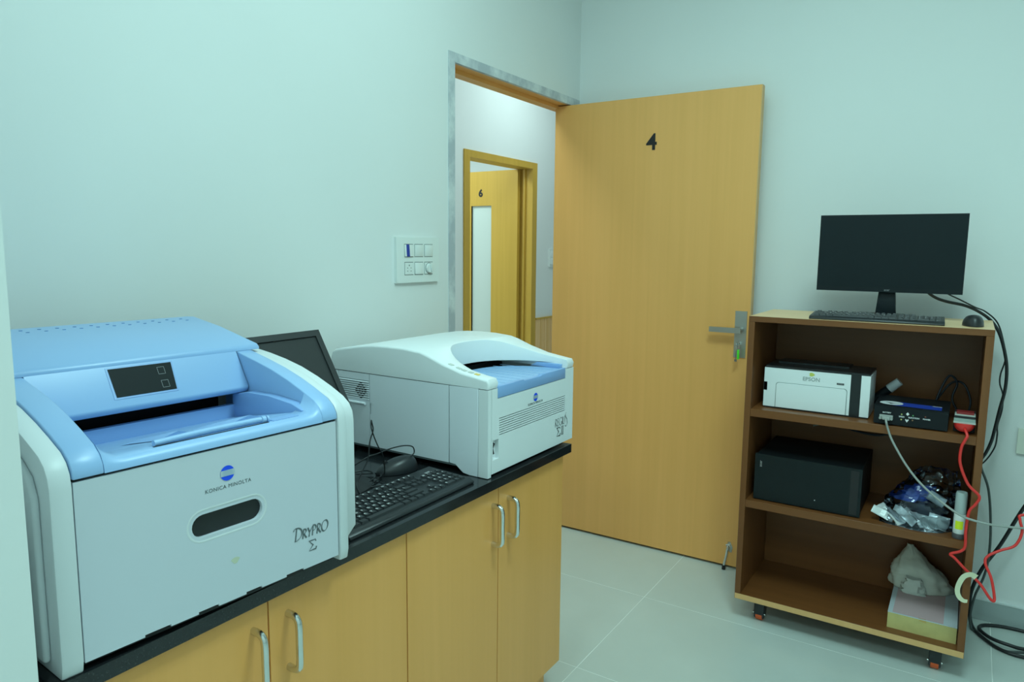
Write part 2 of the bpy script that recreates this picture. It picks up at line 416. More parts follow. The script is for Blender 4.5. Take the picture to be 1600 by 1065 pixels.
# corridor: door six and its frame, panelling, switch
t2 = bpy.data.objects.new('trim_2', None); COL.objects.link(t2); t2['kind'] = 'structure'; t2['label'] = 'beech frame of door six across the corridor'
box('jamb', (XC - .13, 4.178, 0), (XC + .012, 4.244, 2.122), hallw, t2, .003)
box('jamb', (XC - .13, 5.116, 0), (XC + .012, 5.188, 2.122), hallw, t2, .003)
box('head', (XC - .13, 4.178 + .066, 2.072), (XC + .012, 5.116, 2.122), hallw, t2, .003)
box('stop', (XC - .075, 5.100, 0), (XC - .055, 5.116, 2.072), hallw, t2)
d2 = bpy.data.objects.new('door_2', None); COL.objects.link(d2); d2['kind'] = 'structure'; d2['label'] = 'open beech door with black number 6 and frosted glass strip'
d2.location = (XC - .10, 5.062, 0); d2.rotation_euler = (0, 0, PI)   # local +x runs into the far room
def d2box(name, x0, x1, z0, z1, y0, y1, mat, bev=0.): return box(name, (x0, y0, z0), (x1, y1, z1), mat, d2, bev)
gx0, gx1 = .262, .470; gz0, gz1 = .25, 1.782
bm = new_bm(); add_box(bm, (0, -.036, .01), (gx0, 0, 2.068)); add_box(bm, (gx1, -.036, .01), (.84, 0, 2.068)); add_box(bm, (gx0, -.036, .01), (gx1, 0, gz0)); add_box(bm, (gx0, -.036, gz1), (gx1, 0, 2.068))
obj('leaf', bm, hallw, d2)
d2box('pane', gx0, gx1, gz0, gz1, -.022, -.016, M('frosted_glass', (.60, .66, .62), .35, spec=.4))
me = text_mesh('6', .085, bold=.003, extrude=.001); me.transform(Matrix.Translation((.372, .001, 1.885)) @ Matrix(((-1, 0, 0), (0, 0, 1), (0, 1, 0))).to_4x4()); me.materials.clear()
obj('door_number', me, MATS['number_black'], d2)

t3 = bpy.data.objects.new('trim_3', None); COL.objects.link(t3); t3['kind'] = 'structure'; t3['label'] = 'vertical wooden slat panelling low on the corridor wall'
slat_ms = []
for kx in range(3):
    bmx = new_bm(); add_box(bmx, (0, 0, 0), (.012 + .003 * kx, .036, .815)); bevel(bmx, .002, 1); me = finish_mesh(bmx, 'slat')
    c = (.0, .02, -.03)[kx]; me.materials.append(wood('slat_wood_%d' % kx, (.80 + c, .47 + c, .19 + c), (.88 + c, .54 + c, .25 + c))); slat_ms.append(me)
for i in range(40):
    obj('slat', slat_ms[(i * 7) % 3 if i % 4 else 1], None, t3, loc=(XC, 5.190 + .038 * i, .01))
box('cap_rail', (XC, 5.190, .825), (XC + .02, 6.71, .838), hallw, t3, .002)

def rocker(parent, x0, y0, y1, z0, z1, tilt, mat):
    bm = new_bm(); d = .003
    add_prism(bm, [(x0, z0), (x0 + d + tilt, z0), (x0 + d - tilt, z1), (x0, z1)], y0, y1, 1); return obj('rocker', bm, mat, parent, .0006)

def switch_plate(name, label, y0, y1, z0, z1, x):
    t = thing(name, label, 'switch', (x, (y0 + y1) / 2, z0))
    return t
sw_m = M('switch_white', (.80, .84, .82), .35); gap_m = M('switch_gap', (.16, .19, .19), .6)
sw = thing('switch_plate', 'white six module switch and socket plate with blue striped rocker by the doorway', 'switch', (0, 1.984, 1.298))
y0, y1, zz0, zz1 = -.116, .116, 0, .160
bm = new_bm(); add_box(bm, (0, y0, zz0), (.0115, y1, zz1)); bevel(bm, .008, 3, sel=lambda e: all(v.co.x > .01 for v in e.verts)); obj('frame_plate', bm, sw_m, sw)
mw, mh = .047, .044
for r, zc in enumerate((.113, .050)):
    for c_, yc in enumerate((-.052, .002, .056)):
        box('module_bed', (.0105, yc - mw / 2, zc - mh / 2 - .001), (.0118, yc + mw / 2, zc + mh / 2 + .001), gap_m if (r, c_) != (1, 0) else gap_m, sw)
        a0, a1, b0, b1 = yc - mw / 2 + .0012, yc + mw / 2 - .0012, zc - mh / 2 + .0012, zc + mh / 2 - .0012
        if (r, c_) in ((0, 0), (0, 1), (0, 2), (1, 1)):
            tl = .0014 if (r, c_) in ((0, 0), (1, 1)) else -.0014
            rk = rocker(sw, .0112, a0, a1, b0, b1, tl, sw_m if (r, c_) != (0, 1) else sw_m)
            if (r, c_) == (0, 0):
                bm = new_bm(); add_prism(bm, [(.0113, b0), (.0113 + .0034 + tl, b0), (.0113 + .0034 - tl, b1), (.0113, b1)], a0 + .008, a0 + .024, 1); obj('blue_stripe', bm, M('stripe_blue', (.015, .05, .35), .4), rk)
        elif (r, c_) == (1, 0):
            so = box('socket', (.0112, a0, b0), (.0136, a1, b1), sw_m, sw, .001)
            for (py, pz, rr) in ((.0, .011, .0026), (-.009, .002, .002), (.009, .002, .002), (-.009, -.009, .002), (.009, -.009, .002)):
                bm = new_bm(); add_cyl(bm, (.0134, yc + py, zc + pz), (.0139, yc + py, zc + pz), rr, n=10); obj('socket_hole', bm, gap_m, so)
        else:
            kb = box('dimmer_bed', (.0112, a0, b0), (.0136, a1, b1), sw_m, sw, .001)
            bm = new_bm(); add_cyl(bm, (.0134, yc, zc), (.0142, yc, zc), .0195, n=28); obj('dial_ring', bm, gap_m, kb)
            bm = new_bm(); add_cyl(bm, (.0134, yc, zc), (.021, yc, zc), .0178, .016, n=28); bevel(bm, .001, 1); obj('dial', bm, sw_m, kb)
            bm = new_bm(); add_prism(bm, [(yc - .004, zc + .014), (yc + .004, zc + .014), (yc + .012, zc - .010), (yc + .004, zc - .014)], .020, .026, 0); obj('dial_grip', bm, sw_m, kb, .001)

cs = thing('switch_plate', 'small white switch plate on the corridor wall beside door six', 'switch', (XC, 5.49, 1.27))
box('frame_plate', (0, -.075, 0), (.012, .075, .155), sw_m, cs, .003)
for q in range(2): rocker(cs, .012, -.06, .06, .02 + .06 * q, .075 + .06 * q, .001, sw_m)
so = thing('socket_plate', 'white socket plate on the back wall right of the cart', 'socket', (1.95, YB, .68))
bm = new_bm(); add_box(bm, (-.075, -.011, 0), (.075, 0, .095)); bevel(bm, .004, 2); obj('frame_plate', bm, M('ivory_plate', (.74, .76, .66), .4), so)
box('socket', (-.05, -.013, .02), (.05, -.011, .075), MATS['ivory_plate'], so, .001)

# ceiling lights
for x, y, w, col, lab in PANELS:
    t = thing('ceiling_light', lab, 'ceiling light', (x, y, CEIL - .012), group='ceiling light panels')
    bm = new_bm()
    for lo, hi in (((-.30, -.30, 0), (.30, -.28, .012)), ((-.30, .28, 0), (.30, .30, .012)), ((-.30, -.28, 0), (-.28, .28, .012)), ((.28, -.28, 0), (.30, .28, .012))): add_box(bm, lo, hi)
    obj('frame', bm, M('panel_frame', (.8, .8, .8), .4), t)
    box('diffuser', (-.28, -.28, .006), (.28, .28, .011), M('panel_diffuser', (.9, .9, .9), .5, emit=(.7, 1, .96), estr=1.5), t)
    L = bpy.data.lights.new('panel_light', 'AREA'); L.shape = 'SQUARE'; L.size = .55; L.energy = w; L.color = col
    lo_ = bpy.data.objects.new('panel_light', L); COL.objects.link(lo_); lo_.parent = t; lo_.location = (0, 0, .003)

# ------------------------------------------------------------------ counter: two base cabinets and a granite top
def handle(parent, y, z0, z1, x):
    bm = new_bm(); d = .031; r = .0062; yc = y
    add_tube(bm, [(x, yc, z1 - .006), (x + d * .55, yc, z1 - .006), (x + d * .9, yc, z1 - .012), (x + d, yc, z1 - .026), (x + d, yc, (z0 + z1) / 2), (x + d, yc, z0 + .026), (x + d * .9, yc, z0 + .012), (x + d * .55, yc, z0 + .006), (x, yc, z0 + .006)], r, n=10, sub=5, ry=.0072)
    return obj('handle', bm, chrome, parent)
def cabinet(y0, y1, ys, label, hz, end=False):
    t = thing('base_cabinet', label, 'cabinet', (.0, (y0 + y1) / 2, 0))
    oy = -(y0 + y1) / 2
    box('carcass', (.02, y0 + oy, .118), (.650, y1 + oy, .799), cabw, t)
    box('plinth', (.04, y0 + oy + (.0 if not end else 0), 0), (.632, y1 + oy - (.028 if end else 0), .118), cabw, t)
    for (a, b_, hy) in ys:
        d = box('door', (.652, a + oy + .0016, .122), (.672, b_ + oy - .0016, .797), cabw, t, .001)
        handle(d, hy + oy, hz[0], hz[1], .672)
    return t
cabinet(.392, 1.154, ((.392, .781, .748), (.781, 1.154, .823)), 'beech laminate base cabinet with two doors under the blue and grey film printer', (.640, .757))
cabinet(1.1545, 1.879, ((1.1545, 1.522, 1.494), (1.522, 1.879, 1.568)), 'beech laminate base cabinet with two doors at the doorway end of counter', (.640, .757), True)
ct = thing('countertop', 'polished black granite countertop on the beech cabinets', 'countertop', (0, 1.15, .80))
bm = new_bm(); add_box(bm, (.002, -.760, 0), (.686, .755, .026)); bevel(bm, .003, 2, sel=lambda e: all(v.co.x > .6 for v in e.verts) or all(v.co.y > .7 for v in e.verts)); obj('slab', bm, granite_m, ct)
ZC = .826

def km_logo(parent, pos, r, squash=1.):
    """blue globe with a pale banded middle, facing +x"""
    x, y, z = pos
    n = 28
    bm = new_bm(); vs = [bm.verts.new((x + .0004, y + r * math.cos(2 * PI * k / n), z + r * math.sin(2 * PI * k / n))) for k in range(n)]
    bm.faces.new(vs); g = obj('emblem', bm, logo_b, parent)
    bm = new_bm(); h0, h1 = -.36 * r, .42 * r
    for a, b_ in [(h0, h1)]:
        L_ = [];
        pts = [(math.sqrt(r * r - zz_ * zz_), zz_) for zz_ in [h0 + (h1 - h0) * i / 6 for i in range(7)]]
        poly = [(yy, zz_) for yy, zz_ in pts] + [(-yy, zz_) for yy, zz_ in pts[::-1]]
        bm.faces.new([bm.verts.new((x + .0007, y + yy, z + zz_)) for yy, zz_ in poly])
    obj('emblem_band', bm, logo_s, g)
    bm = new_bm()
    for i in range(4):
        zc = h0 + (h1 - h0) * (i + .5) / 4; w = math.sqrt(r * r - zc * zc) * .72; hh = r * .03
        bm.faces.new([bm.verts.new((x + .001, y + yy, z + zz_)) for yy, zz_ in ((-w, zc - hh), (w, zc - hh), (w, zc + hh), (-w, zc + hh))])
    obj('emblem_lines', bm, M('logo_line', (.32, .45, .62), .4), g)

# ------------------------------------------------------------------ film printer (left)
fp = thing('film_printer', 'large grey film printer with sky blue lid and touch screen on the granite counter', 'printer', (.683, .464, ZC), math.radians(-3.6))
def dz(p): return [(-d, z) for d, z in p]          # (depth, height) -> (x, z)
def stadium(a0, a1, zc, h, n=10):
    return [(a1 - h + h * math.cos(t), zc + h * math.sin(t)) for t in [-PI / 2 + PI * i / n for i in range(n + 1)]] + [(a0 + h + h * math.cos(t), zc + h * math.sin(t)) for t in [PI / 2 + PI * i / n for i in range(n + 1)]]
bm = new_bm(); add_box(bm, (-.022, .0012, .013), (0, .4518, .2735)); bevel(bm, .004, 3, sel=lambda e: all(v.co.x > -.001 for v in e.verts))
cut = new_bm(); add_prism(cut, stadium(.165, .291, .1555, .0185), -.05, .01, 0)
bm = bool_mesh(bm, cut)
cut = new_bm()
for a, b_ in ((.085, .125), (.170, .205), (.255, .285), (.335, .372)): add_box(cut, (-.05, a, .0), (.01, b_, .0165))
bm = bool_mesh(bm, cut)
obj('front_panel', bm, grey_p, fp, ang=30)
bm = new_bm()                                        # raised soft rim round the slot
o_, i_ = stadium(.159, .297, .1555, .0245), stadium(.165, .291, .1555, .0185)
A = [bm.verts.new((.0001, p[0], p[1])) for p in stadium(.156, .300, .1555, .0275)]; B = [bm.verts.new((.0007, p[0], p[1])) for p in o_]; C_ = [bm.verts.new((-.004, p[0], p[1])) for p in i_]
n = len(A)
for q in range(n):
    r_ = (q + 1) % n; bm.faces.new((A[q], A[r_], B[r_], B[q])); bm.faces.new((B[q], B[r_], C_[r_], C_[q]))
obj('slot_rim', bm, cheek_p, fp, ang=80)
bm = new_bm(); add_prism(bm, stadium(.1655, .2905, .1555, .0180), -.0235, -.0065, 0); obj('slot_shade_plate', bm, M('slot_shade', (.012, .015, .016), .5), fp)  # dark plate paints the shade inside the slot
box('body', (-.54, .0005, .008), (-.024, .4545, .222), grey_p, fp)
for y in (.03, .42):
    for x in (-.06, -.50):
        bm = new_bm(); add_cyl(bm, (x, y, 0), (x, y, .010), .014, n=16); obj('foot', bm, black_matte, fp)
box('base_shadow_gap', (-.53, .005, .004), (-.012, .45, .0085), black_matte, fp)
prof = [(.0, .0), (-.004, .02), (-.004, .268), (-.001, .287), (.008, .302), (.024, .314), (.06, .3285), (.10, .343), (.149, .3575), (.20, .3680), (.25, .3755), (.29, .380), (.545, .392), (.545, .0)]
bm = new_bm(); add_prism(bm, dz(prof), .4550, .4745, 1); obj('cheek', bm, cheek_p, fp, .003, 2)
prof2 = [(.004, .036), (-.002, .052), (-.002, .268), (.001, .286), (.010, .301), (.026, .312), (.06, .3265), (.10, .341), (.149, .3555), (.20, .3660), (.25, .3735), (.29, .378), (.545, .390), (.545, .036)]
bm = new_bm(); add_prism(bm, dz(prof2), .4745, .4985, 1); [setattr(v.co, 'z', v.co.z + .022) for v in bm.verts if v.co.y > .49 and v.co.z < .06]; bevel(bm, .009, 1, sel=lambda e: all(v.co.y > .49 and v.co.z > .07 for v in e.verts)); obj('side_shell', bm, cheek_p, fp)
bm = new_bm(); add_prism(bm, dz(prof), -.030, -.0005, 1); obj('cheek', bm, cheek_p, fp, .004, 2)
prof3 = [(.026, .020), (.026, .255), (.040, .284), (.07, .302), (.149, .332), (.29, .352), (.535, .365), (.535, .02)]
bm = new_bm(); add_prism(bm, dz(prof3), -.040, -.030, 1); obj('side_panel', bm, cheek_p, fp, .006, 3)
# blue frame: lip and two arms
lip = [(-.002, .2775), (-.001, .285), (.004, .2910), (.014, .2935), (.050, .2925), (.062, .2775)]
armf = [(-.002, .2775), (.000, .289), (.008, .303), (.022, .3140), (.050, .3255), (.062, .2775)]
bm = new_bm(); st_ = []
for i in range(9): st_.append((.0422 + .034 * i / 8, 1 - (i / 8) ** .8 * (2 - (i / 8) ** .8)))
st_ += [(.46300 - a, w) for a, w in st_[::-1]]
rings = []
for a, w in st_:
    w = max(0., w); rings.append([bm.verts.new((-(p[0] * (1 - w) + q[0] * w), a, p[1] * (1 - w) + q[1] * w)) for p, q in zip(lip, armf)])
for A_, B_ in zip(rings, rings[1:]):
    for i in range(len(lip)):
        j = (i + 1) % len(lip); bm.faces.new((A_[i], A_[j], B_[j], B_[i]))
bm.faces.new(rings[0][::-1]); bm.faces.new(rings[-1]); bmesh.ops.recalc_face_normals(bm, faces=bm.faces)
obj('front_lip', bm, blue_p, fp, ang=60)
arm = [(-.002, .2775), (.000, .291), (.009, .304), (.025, .3155), (.06, .3300), (.10, .3445), (.149, .3590), (.20, .3705), (.235, .3775), (.262, .383), (.31, .383), (.31, .235), (.06, .2775)]
bm = new_bm(); add_prism(bm, dz(arm), .421, .4543, 1); obj('arm', bm, blue_p, fp, .002, 2, ang=50)
bm = new_bm(); add_prism(bm, dz(arm), .0008, .042, 1); obj('arm', bm, blue_p, fp, .002, 2, ang=50)
box('seam', (-.02, .002, .2735), (-.004, .4525, .2776), black_matte, fp)
ledge = [(.030, .298), (.06, .307), (.13, .3125), (.20, .311), (.2365, .3035), (.25, .303), (.25, .24), (.06, .275)]
bm = new_bm(); add_prism(bm, dz(ledge), .400, .421, 1); obj('inner_ledge', bm, blue_d, fp, .0012, 2, ang=50)
tray = [(.050, .2925), (.245, .255), (.245, .245), (.050, .280)]
bm = new_bm(); add_prism(bm, dz(tray), .0422, .4, 1); tr = obj('tray', bm, blue_p, fp)
box('tray_back', (-.257, .0422, .245), (-.245, .4, .2805), blue_d, fp, .001)
box('exit_slot_shade', (-.50, .0422, .2225), (-.335, .42, .383), dark, fp)  # solid dark block painted as the shade inside the film exit
box('slot_shade_floor', (-.335, .0422, .2225), (-.2575, .42, .240), dark, fp)  # dark strip carries the painted shade on to the tray back
def tz(d): return .2925 - (d - .05) * .0375 / .195
for (a0, a1, d0, d1_, hh) in ((.115, .205, .075, .09, .010), (.230, .345, .075, .09, .012)):
    bm = new_bm()
    v = [bm.verts.new(p) for p in ((-.052, a0 + .03, tz(.052) + .001), (-.052, a1, tz(.052) + .001), (-d1_ - .02, a1 - .05, tz(d1_ + .02) + .0015), (-d1_ - .02, a0, tz(d1_ + .02) + .0015), (-.052, (a0 + a1) / 2 + .02, tz(.052) + hh), (-d1_, (a0 + a1) / 2 - .02, tz(d1_) + hh * .6))]
    for f in ((0, 1, 4), (1, 2, 5, 4), (2, 3, 5), (3, 0, 4, 5), (0, 3, 2, 1)): bm.faces.new([v[i] for i in f])
    bmesh.ops.recalc_face_normals(bm, faces=bm.faces); obj('film_guide', bm, blue_d, tr, ang=20)
bm = new_bm(); add_tube(bm, [(-.026, .126, .2970), (-.030, .20, .2980), (-.030, .30, .2980), (-.028, .318, .2975)], .0050, n=10, sub=4); add_cyl(bm, (-.028, .314, .2975), (-.0277, .321, .2975), .0064, n=14); add_cyl(bm, (-.0277, .3235, .2975), (-.0275, .327, .2975), .0060, n=14)
obj('stop_rod', bm, blue_p, fp)
box('rod_rest', (-.040, .332, .2920), (-.018, .384, .2942), blue_d, fp, .0005)
bm = new_bm(); add_box(bm, (-.0215, .122, .2920), (-.0175, .322, .2940)); obj('rod_groove', bm, black_matte, fp)
# lid
lid = [(.2620, .3834), (.2622, .3885), (.2690, .3945), (.40, .4205), (.505, .435), (.528, .434), (.545, .422), (.552, .40), (.552, .3835)]
bm = new_bm(); add_prism(bm, dz(lid), -.018, .4755, 1); bevel(bm, .006, 3, sel=lambda e: (all(v.co.y > .475 for v in e.verts) or all(v.co.y < -.017 for v in e.verts)) and any(v.co.z > .386 for v in e.verts))
ld = obj('lid', bm, blue_p, fp, ang=50)
hood = [(.258, .389), (.270, .3835), (.33, .3835), (.33, .318), (.236, .305), (.224, .309), (.222, .316)]
hood = [(.262, .3836), (.33, .3836), (.33, .320), (.238, .304), (.226, .307), (.2215, .316)]
bm = new_bm(); add_prism(bm, dz(hood), .0428, .419, 1); bevel(bm, .003, 2, sel=lambda e: all(v.co.z < .318 for v in e.verts)); hd = obj('hood', bm, blue_p, fp, ang=30)
P0, P1 = Vector((-.262, 0, .3836)), Vector((-.2215, 0, .316))           # sloping hood face
ax = (P1 - P0).normalized(); nrm = Vector((ax.z * -1, 0, ax.x)); nrm = nrm if nrm.x > 0 else -nrm
def on_hood(a, t, off): p = P0 + (P1 - P0) * t + nrm * off; return (p.x, a, p.z)
def hood_quad(name, pts, mat, parent, off, thick=.0012):
    bm = new_bm(); lo_v = [bm.verts.new(on_hood(a, t, -.001)) for a, t in pts]; hi_v = [bm.verts.new(on_hood(a, t, off)) for a, t in pts]
    n = len(pts); bm.faces.new(hi_v)
    for i in range(n): bm.faces.new((lo_v[i], lo_v[(i + 1) % n], hi_v[(i + 1) % n], hi_v[i]))
    bmesh.ops.recalc_face_normals(bm, faces=bm.faces); return obj(name, bm, mat, parent)
hood_quad('screen_bezel', [(.1655, .04), (.2845, .04), (.2795, .80), (.1655, .80)], blue_d, hd, .0008)
sc_ = hood_quad('touch_screen', [(.169, .075), (.281, .075), (.2765, .755), (.170, .755)], M('touch_glass', (.012, .017, .018), .5, spec=.12), hd, .0016)
for (a0, a1, u0, u1) in ((.2525, .2655, .165, .345), (.2525, .2655, .50, .68)):
    bm = new_bm(); w = .0006; wt = w / (P1 - P0).length
    for (q0, q1, r0, r1) in ((a0, a1, u0, u0 + wt), (a0, a1, u1 - wt, u1), (a0, a0 + w, u0, u1), (a1 - w, a1, u0, u1)):
        bm.faces.new([bm.verts.new(on_hood(a, t, .002)) for a, t in ((q0, r0), (q1, r0), (q1, r1), (q0, r1))])
    obj('screen_icon', bm, ink_g, sc_)
hm = None
for r in range(2):
    for i in range(14):
        a = .03 + .031 * i + .006 * r; d = .492 - .016 * r
        z = .435 - (0 if d > .505 else (.505 - d) * .139)
        if hm is None:
            bmx = new_bm(); add_cyl(bmx, (0, 0, -.002), (0, 0, .0003), .0034, n=12)
            for v in bmx.verts: v.co.x *= .75
            hm = finish_mesh(bmx, 'vent_hole'); hm.materials.append(M('vent_hole_shade', (.10, .22, .48), .7))  # darker blue discs paint the shade of holes not cut into the lid
        obj('vent_hole', hm, None, ld, loc=(-d, a, z + .0002))
km_logo(fp, (.0003, .229, .2305), .0125)
text('wordmark', 'KONICA MINOLTA', .0088, (.0002, .2305, .2085), FACE_X, ink_soft, fp, space=1.12)
bm = new_bm(); TR = Matrix.Translation((.0003, .352, .0715)) @ FACE_X
word = [(0, (1.15, 1.25), G['D']), (.92, (.8, .92), G['R']), (1.50, (.85, .92), G['Y']), (2.02, (.85, 1.0), G['P']), (2.58, (.8, .95), G['R']), (3.15, (.95, 1.05), G['O'])]
pen_glyphs(bm, word, .0190, .085, 30, .030, TR, shear=.12); obj('model_name', bm, ink_soft, fp)
bm = new_bm(); TR = Matrix.Translation((.0003, .3835, .0435)) @ FACE_X
pen_glyphs(bm, [(0, (1, 1), G['Z'])], .0195, .10, -35, .035, TR); obj('sigma_mark', bm, ink_soft, fp)
bm = new_bm(); bm.faces.new([bm.verts.new((.0003, .237 + .007 * math.cos(t) * (1 + .3 * math.sin(3 * t)), .0795 + .0055 * math.sin(t))) for t in [2 * PI * i / 14 for i in range(14)]])
obj('stain', bm, M('yellow_stain', (.60, .63, .48), .5), fp)

# ------------------------------------------------------------------ plate reader (right)
rd = thing('plate_reader', 'pale grey plate reader with curved hood and blue tray on the counter end', 'medical scanner', (.67, 1.474, ZC))
WR = .464
bm = new_bm(); add_box(bm, (-.022, .0168, .009), (0, WR, .2345)); bevel(bm, .006, 3, sel=lambda e: all(v.co.x > -.001 for v in e.verts) and not all(v.co.y < .02 for v in e.verts))
cut = new_bm(); add_box(cut, (-.05, .0435, .2065), (.02, .412, .26))
for i in range(8):
    z = .152 - .0063 * i; add_box(cut, (-.008, .052, z - .0013), (.02, .414, z + .0013))
add_box(cut, (-.012, .0225, .0455), (.02, .0495, .0985))
bm = bool_mesh(bm, cut); obj('front_panel', bm, white_p, rd, ang=30)
box('slot_backing', (-.0078, .050, .10), (-.0062, .416, .156), M('slot_grey', (.16, .2, .2), .6), rd)
pw = box('power_switch', (-.0115, .0245, .050), (-.0095, .0370, .094), black, rd); bm = new_bm(); add_prism(bm, [(-.0105, .056), (-.004, .060), (-.008, .074), (-.002, .088), (-.0105, .09)], .026, .036, 1); obj('rocker', bm, black, pw)
bm = new_bm(); add_box(bm, (-.030, 0, .002), (.0, .0152, .2345)); bevel(bm, .005, 3, sel=lambda e: not all(v.co.z > .23 for v in e.verts)); obj('corner_post', bm, white_p, rd)
box('core', (-.562, .0035, .018), (-.0205, WR - .004, .2036), M('core_grey', (.12, .15, .16), .7), rd)
box('rear_core', (-.562, .0035, .2036), (-.262, WR - .004, .246), dark, rd)
box('far_side', (-.568, WR - .0036, .012), (-.0225, WR, .243), white_p, rd, .001)
box('rear_side', (-.569, .006, .02), (-.5625, WR - .006, .24), white_p, rd)
for y in (.03, WR - .04):
    for x in (-.07, -.52):
        bm = new_bm(); add_cyl(bm, (x, y, 0), (x, y, .018), .016, n=16); obj('foot', bm, black_matte, rd)
bm = new_bm(); add_prism(bm, [(-.0315, .001), (-.0315, .2365), (-.1254, .2345), (-.1254, .0245), (-.105, .0225), (-.090, .011), (-.080, .004), (-.060, .001)], 0, .0034, 1); obj('side_panel', bm, side_p, rd, .0012, 1)
bm = new_bm(); add_prism(bm, [(-.1276, .0245), (-.1276, .2345), (-.4124, .2345), (-.4124, .0245)], 0, .0034, 1)
cut = new_bm(); add_box(cut, (-.4135, -.01, .118), (-.4045, .0025, .150)); bm = bool_mesh(bm, cut); obj('side_panel', bm, side_p, rd, ang=30)
bm = new_bm(); add_prism(bm, [(-.4148, .0245), (-.4148, .2345), (-.5370, .2345), (-.5370, .0245)], .0006, .0034, 1); vp_ = obj('vent_panel', bm, side_p, rd)
box('rear_panel', (-.5685, .0002, .012), (-.5385, .0034, .2345), side_p, rd, .001)
sl = None
for i in range(9):
    z = .213 - .0062 * i
    if sl is None:
        bmx = new_bm(); add_prism(bmx, [(.0, .0), (-.0030, .0004), (-.0030, .0022), (.0, .0040)], -.0610, .0605, 0); sl = finish_mesh(bmx, 'louvre'); sl.materials.append(side_p)
    obj('louvre', sl, None, vp_, loc=(-.4755, .0006, z - .004))
vg = None
for i in range(9):
    if vg is None:
        bmx = new_bm(); add_box(bmx, (-.060, -.0006, 0), (.0595, .0007, .0020)); vg = finish_mesh(bmx, 'vent_gap_shade'); vg.materials.append(M('vent_shadow', (.20, .24, .25), .7))
    obj('vent_gap_shade', vg, None, vp_, loc=(-.4755, .0006, .213 - .0062 * i))  # dark strips stand in for the shade between louvres
rows = [1, 2, 3, 4, 4, 3, 2, 1]
hm2 = None
for i, cnt in enumerate(rows):
    for j in range(cnt):
        z = .2095 - .0062 * i; x = -.446 - (j - (cnt - 1) / 2) * .0115
        if hm2 is None:
            bmx = new_bm(); add_box(bmx, (-.0042, -.0024, -.0015), (.0042, .0, .0015)); hm2 = finish_mesh(bmx, 'fan_hole'); hm2.materials.append(dark)
        obj('fan_hole', hm2, None, vp_, loc=(x, .0003, z - .0035))
bm = new_bm(); add_tube(bm, [(-.428, -.003, .1475), (-.532, -.003, .1475)], .0042, n=10, sub=1); obj('vent_handle', bm, side_p, vp_)
# hood with the scooped front
hp_ = [(.0, .2365), (-.003, .250), (.003, .2615), (.026, .2645), (.087, .2735), (.151, .291), (.200, .3085), (.228, .3160), (.285, .3205), (.345, .3215), (.40, .3195), (.454, .3135), (.520, .3025), (.552, .2955), (.564, .287), (.570, .27), (.571, .237)]
bm = new_bm(); add_prism(bm, dz(hp_), 0, WR, 1)
bevel(bm, .007, 4, sel=lambda e: (all(v.co.y < .001 for v in e.verts) or all(v.co.y > WR - .001 for v in e.verts)) and any(v.co.z > .24 for v in e.verts))
n = 48; ring = []
for i in range(n):
    t = 2 * PI * i / n; c_, s_ = math.cos(t), math.sin(t); e = 2 / 2.35
    ring.append((-.002 - .243 * math.copysign(abs(s_) ** e, s_), .231 + .190 * math.copysign(abs(c_) ** e, c_)))
cut = new_bm(); add_prism(cut, ring, .19, .40, 2)
# soft flare at the rim of the scoop
bm = bool_mesh(bm, cut)
cut = new_bm(); add_box(cut, (-.262, .0445, .20), (.01, .4195, .2500)); bm = bool_mesh(bm, cut)
bevel(bm, .0035, 2, 50, sel=lambda e: all(.03 < v.co.y < WR - .03 and v.co.z > .255 for v in e.verts))
obj('hood', bm, white_p, rd, ang=42)
# tray
bm = new_bm(); tp = [(-.0125, .4185), (-.0125, .0445)]
for i in range(25):
    a = .0445 + (.4185 - .0445) * i / 24; e_ = .243 * max(0., 1 - abs((a - .231) / .190) ** 2.35) ** (1 / 2.35) - .022
    tp.append((-max(.02, e_), a))
add_prism(bm, tp, .226, .2345, 2); t_ = obj('tray', bm, blue_p, rd, .001)
bm = new_bm(); add_prism(bm, [(.0445, .2075), (.4110, .2075), (.4110, .2385), (.272, .2385), (.266, .2350), (.176, .2350), (.170, .2385), (.0445, .2385)], -.012, .0008, 0); obj('tray_front', bm, blue_d, t_, .001)
rb = None
for i in range(9):
    if rb is None:
        bmx = new_bm(); add_box(bmx, (-.19, -.0010, 0), (0, .0010, .0007)); rb = finish_mesh(bmx, 'rib'); rb.materials.append(blue_p)
    obj('rib', rb, None, t_, loc=(-.02, .080 + .036 * i, .2344))
bm = new_bm(); add_prism(bm, [(-.016, .2345), (-.016, .2475), (-.10, .2475), (-.125, .2345)], .4105, .4205, 1); obj('side_rail', bm, blue_d, t_, .001)
km_logo(rd, (.0004, .2365, .1785), .0118)
text('wordmark', 'KONICA MINOLTA', .0088, (.0004, .2365, .1620), FACE_X, ink, rd, space=1.1)
bm = new_bm(); TR = Matrix.Translation((.0004, .352, .0660)) @ FACE_X
word = [(0, (.8, 1.), G['R']), (.62, (.75, 1.), G['E']), (1.10, (.8, 1.0), G['G']), (1.86, (.8, 1), G['I']), (2.04, (.8, 1), G['U']), (2.62, (1.0, 1.15), G['S'])]
pen_glyphs(bm, word, .0235, .05, 30, .02, TR, shear=.05); obj('model_name', bm, ink, rd)
bm = new_bm(); TR = Matrix.Translation((.0004, .362, .0345)) @ FACE_X
pen_glyphs(bm, [(0, (1, 1), G['Z'])], .027, .10, -35, .035, TR); pen_glyphs(bm, [(1.18, (1, 1), [[(.05, 0), (.05, 1)], [(.34, 0), (.34, 1)], [(-.05, .98), (.44, .98)], [(-.05, .02), (.44, .02)]])], .027, .06, 0, .018, TR); obj('sigma_mark', bm, ink, rd)
def hood_z(d):
    for (d0, z0), (d1_, z1) in zip(hp_[2:], hp_[3:]):
        if d0 <= d <= d1_: return z0 + (z1 - z0) * (d - d0) / (d1_ - d0)
    return .262
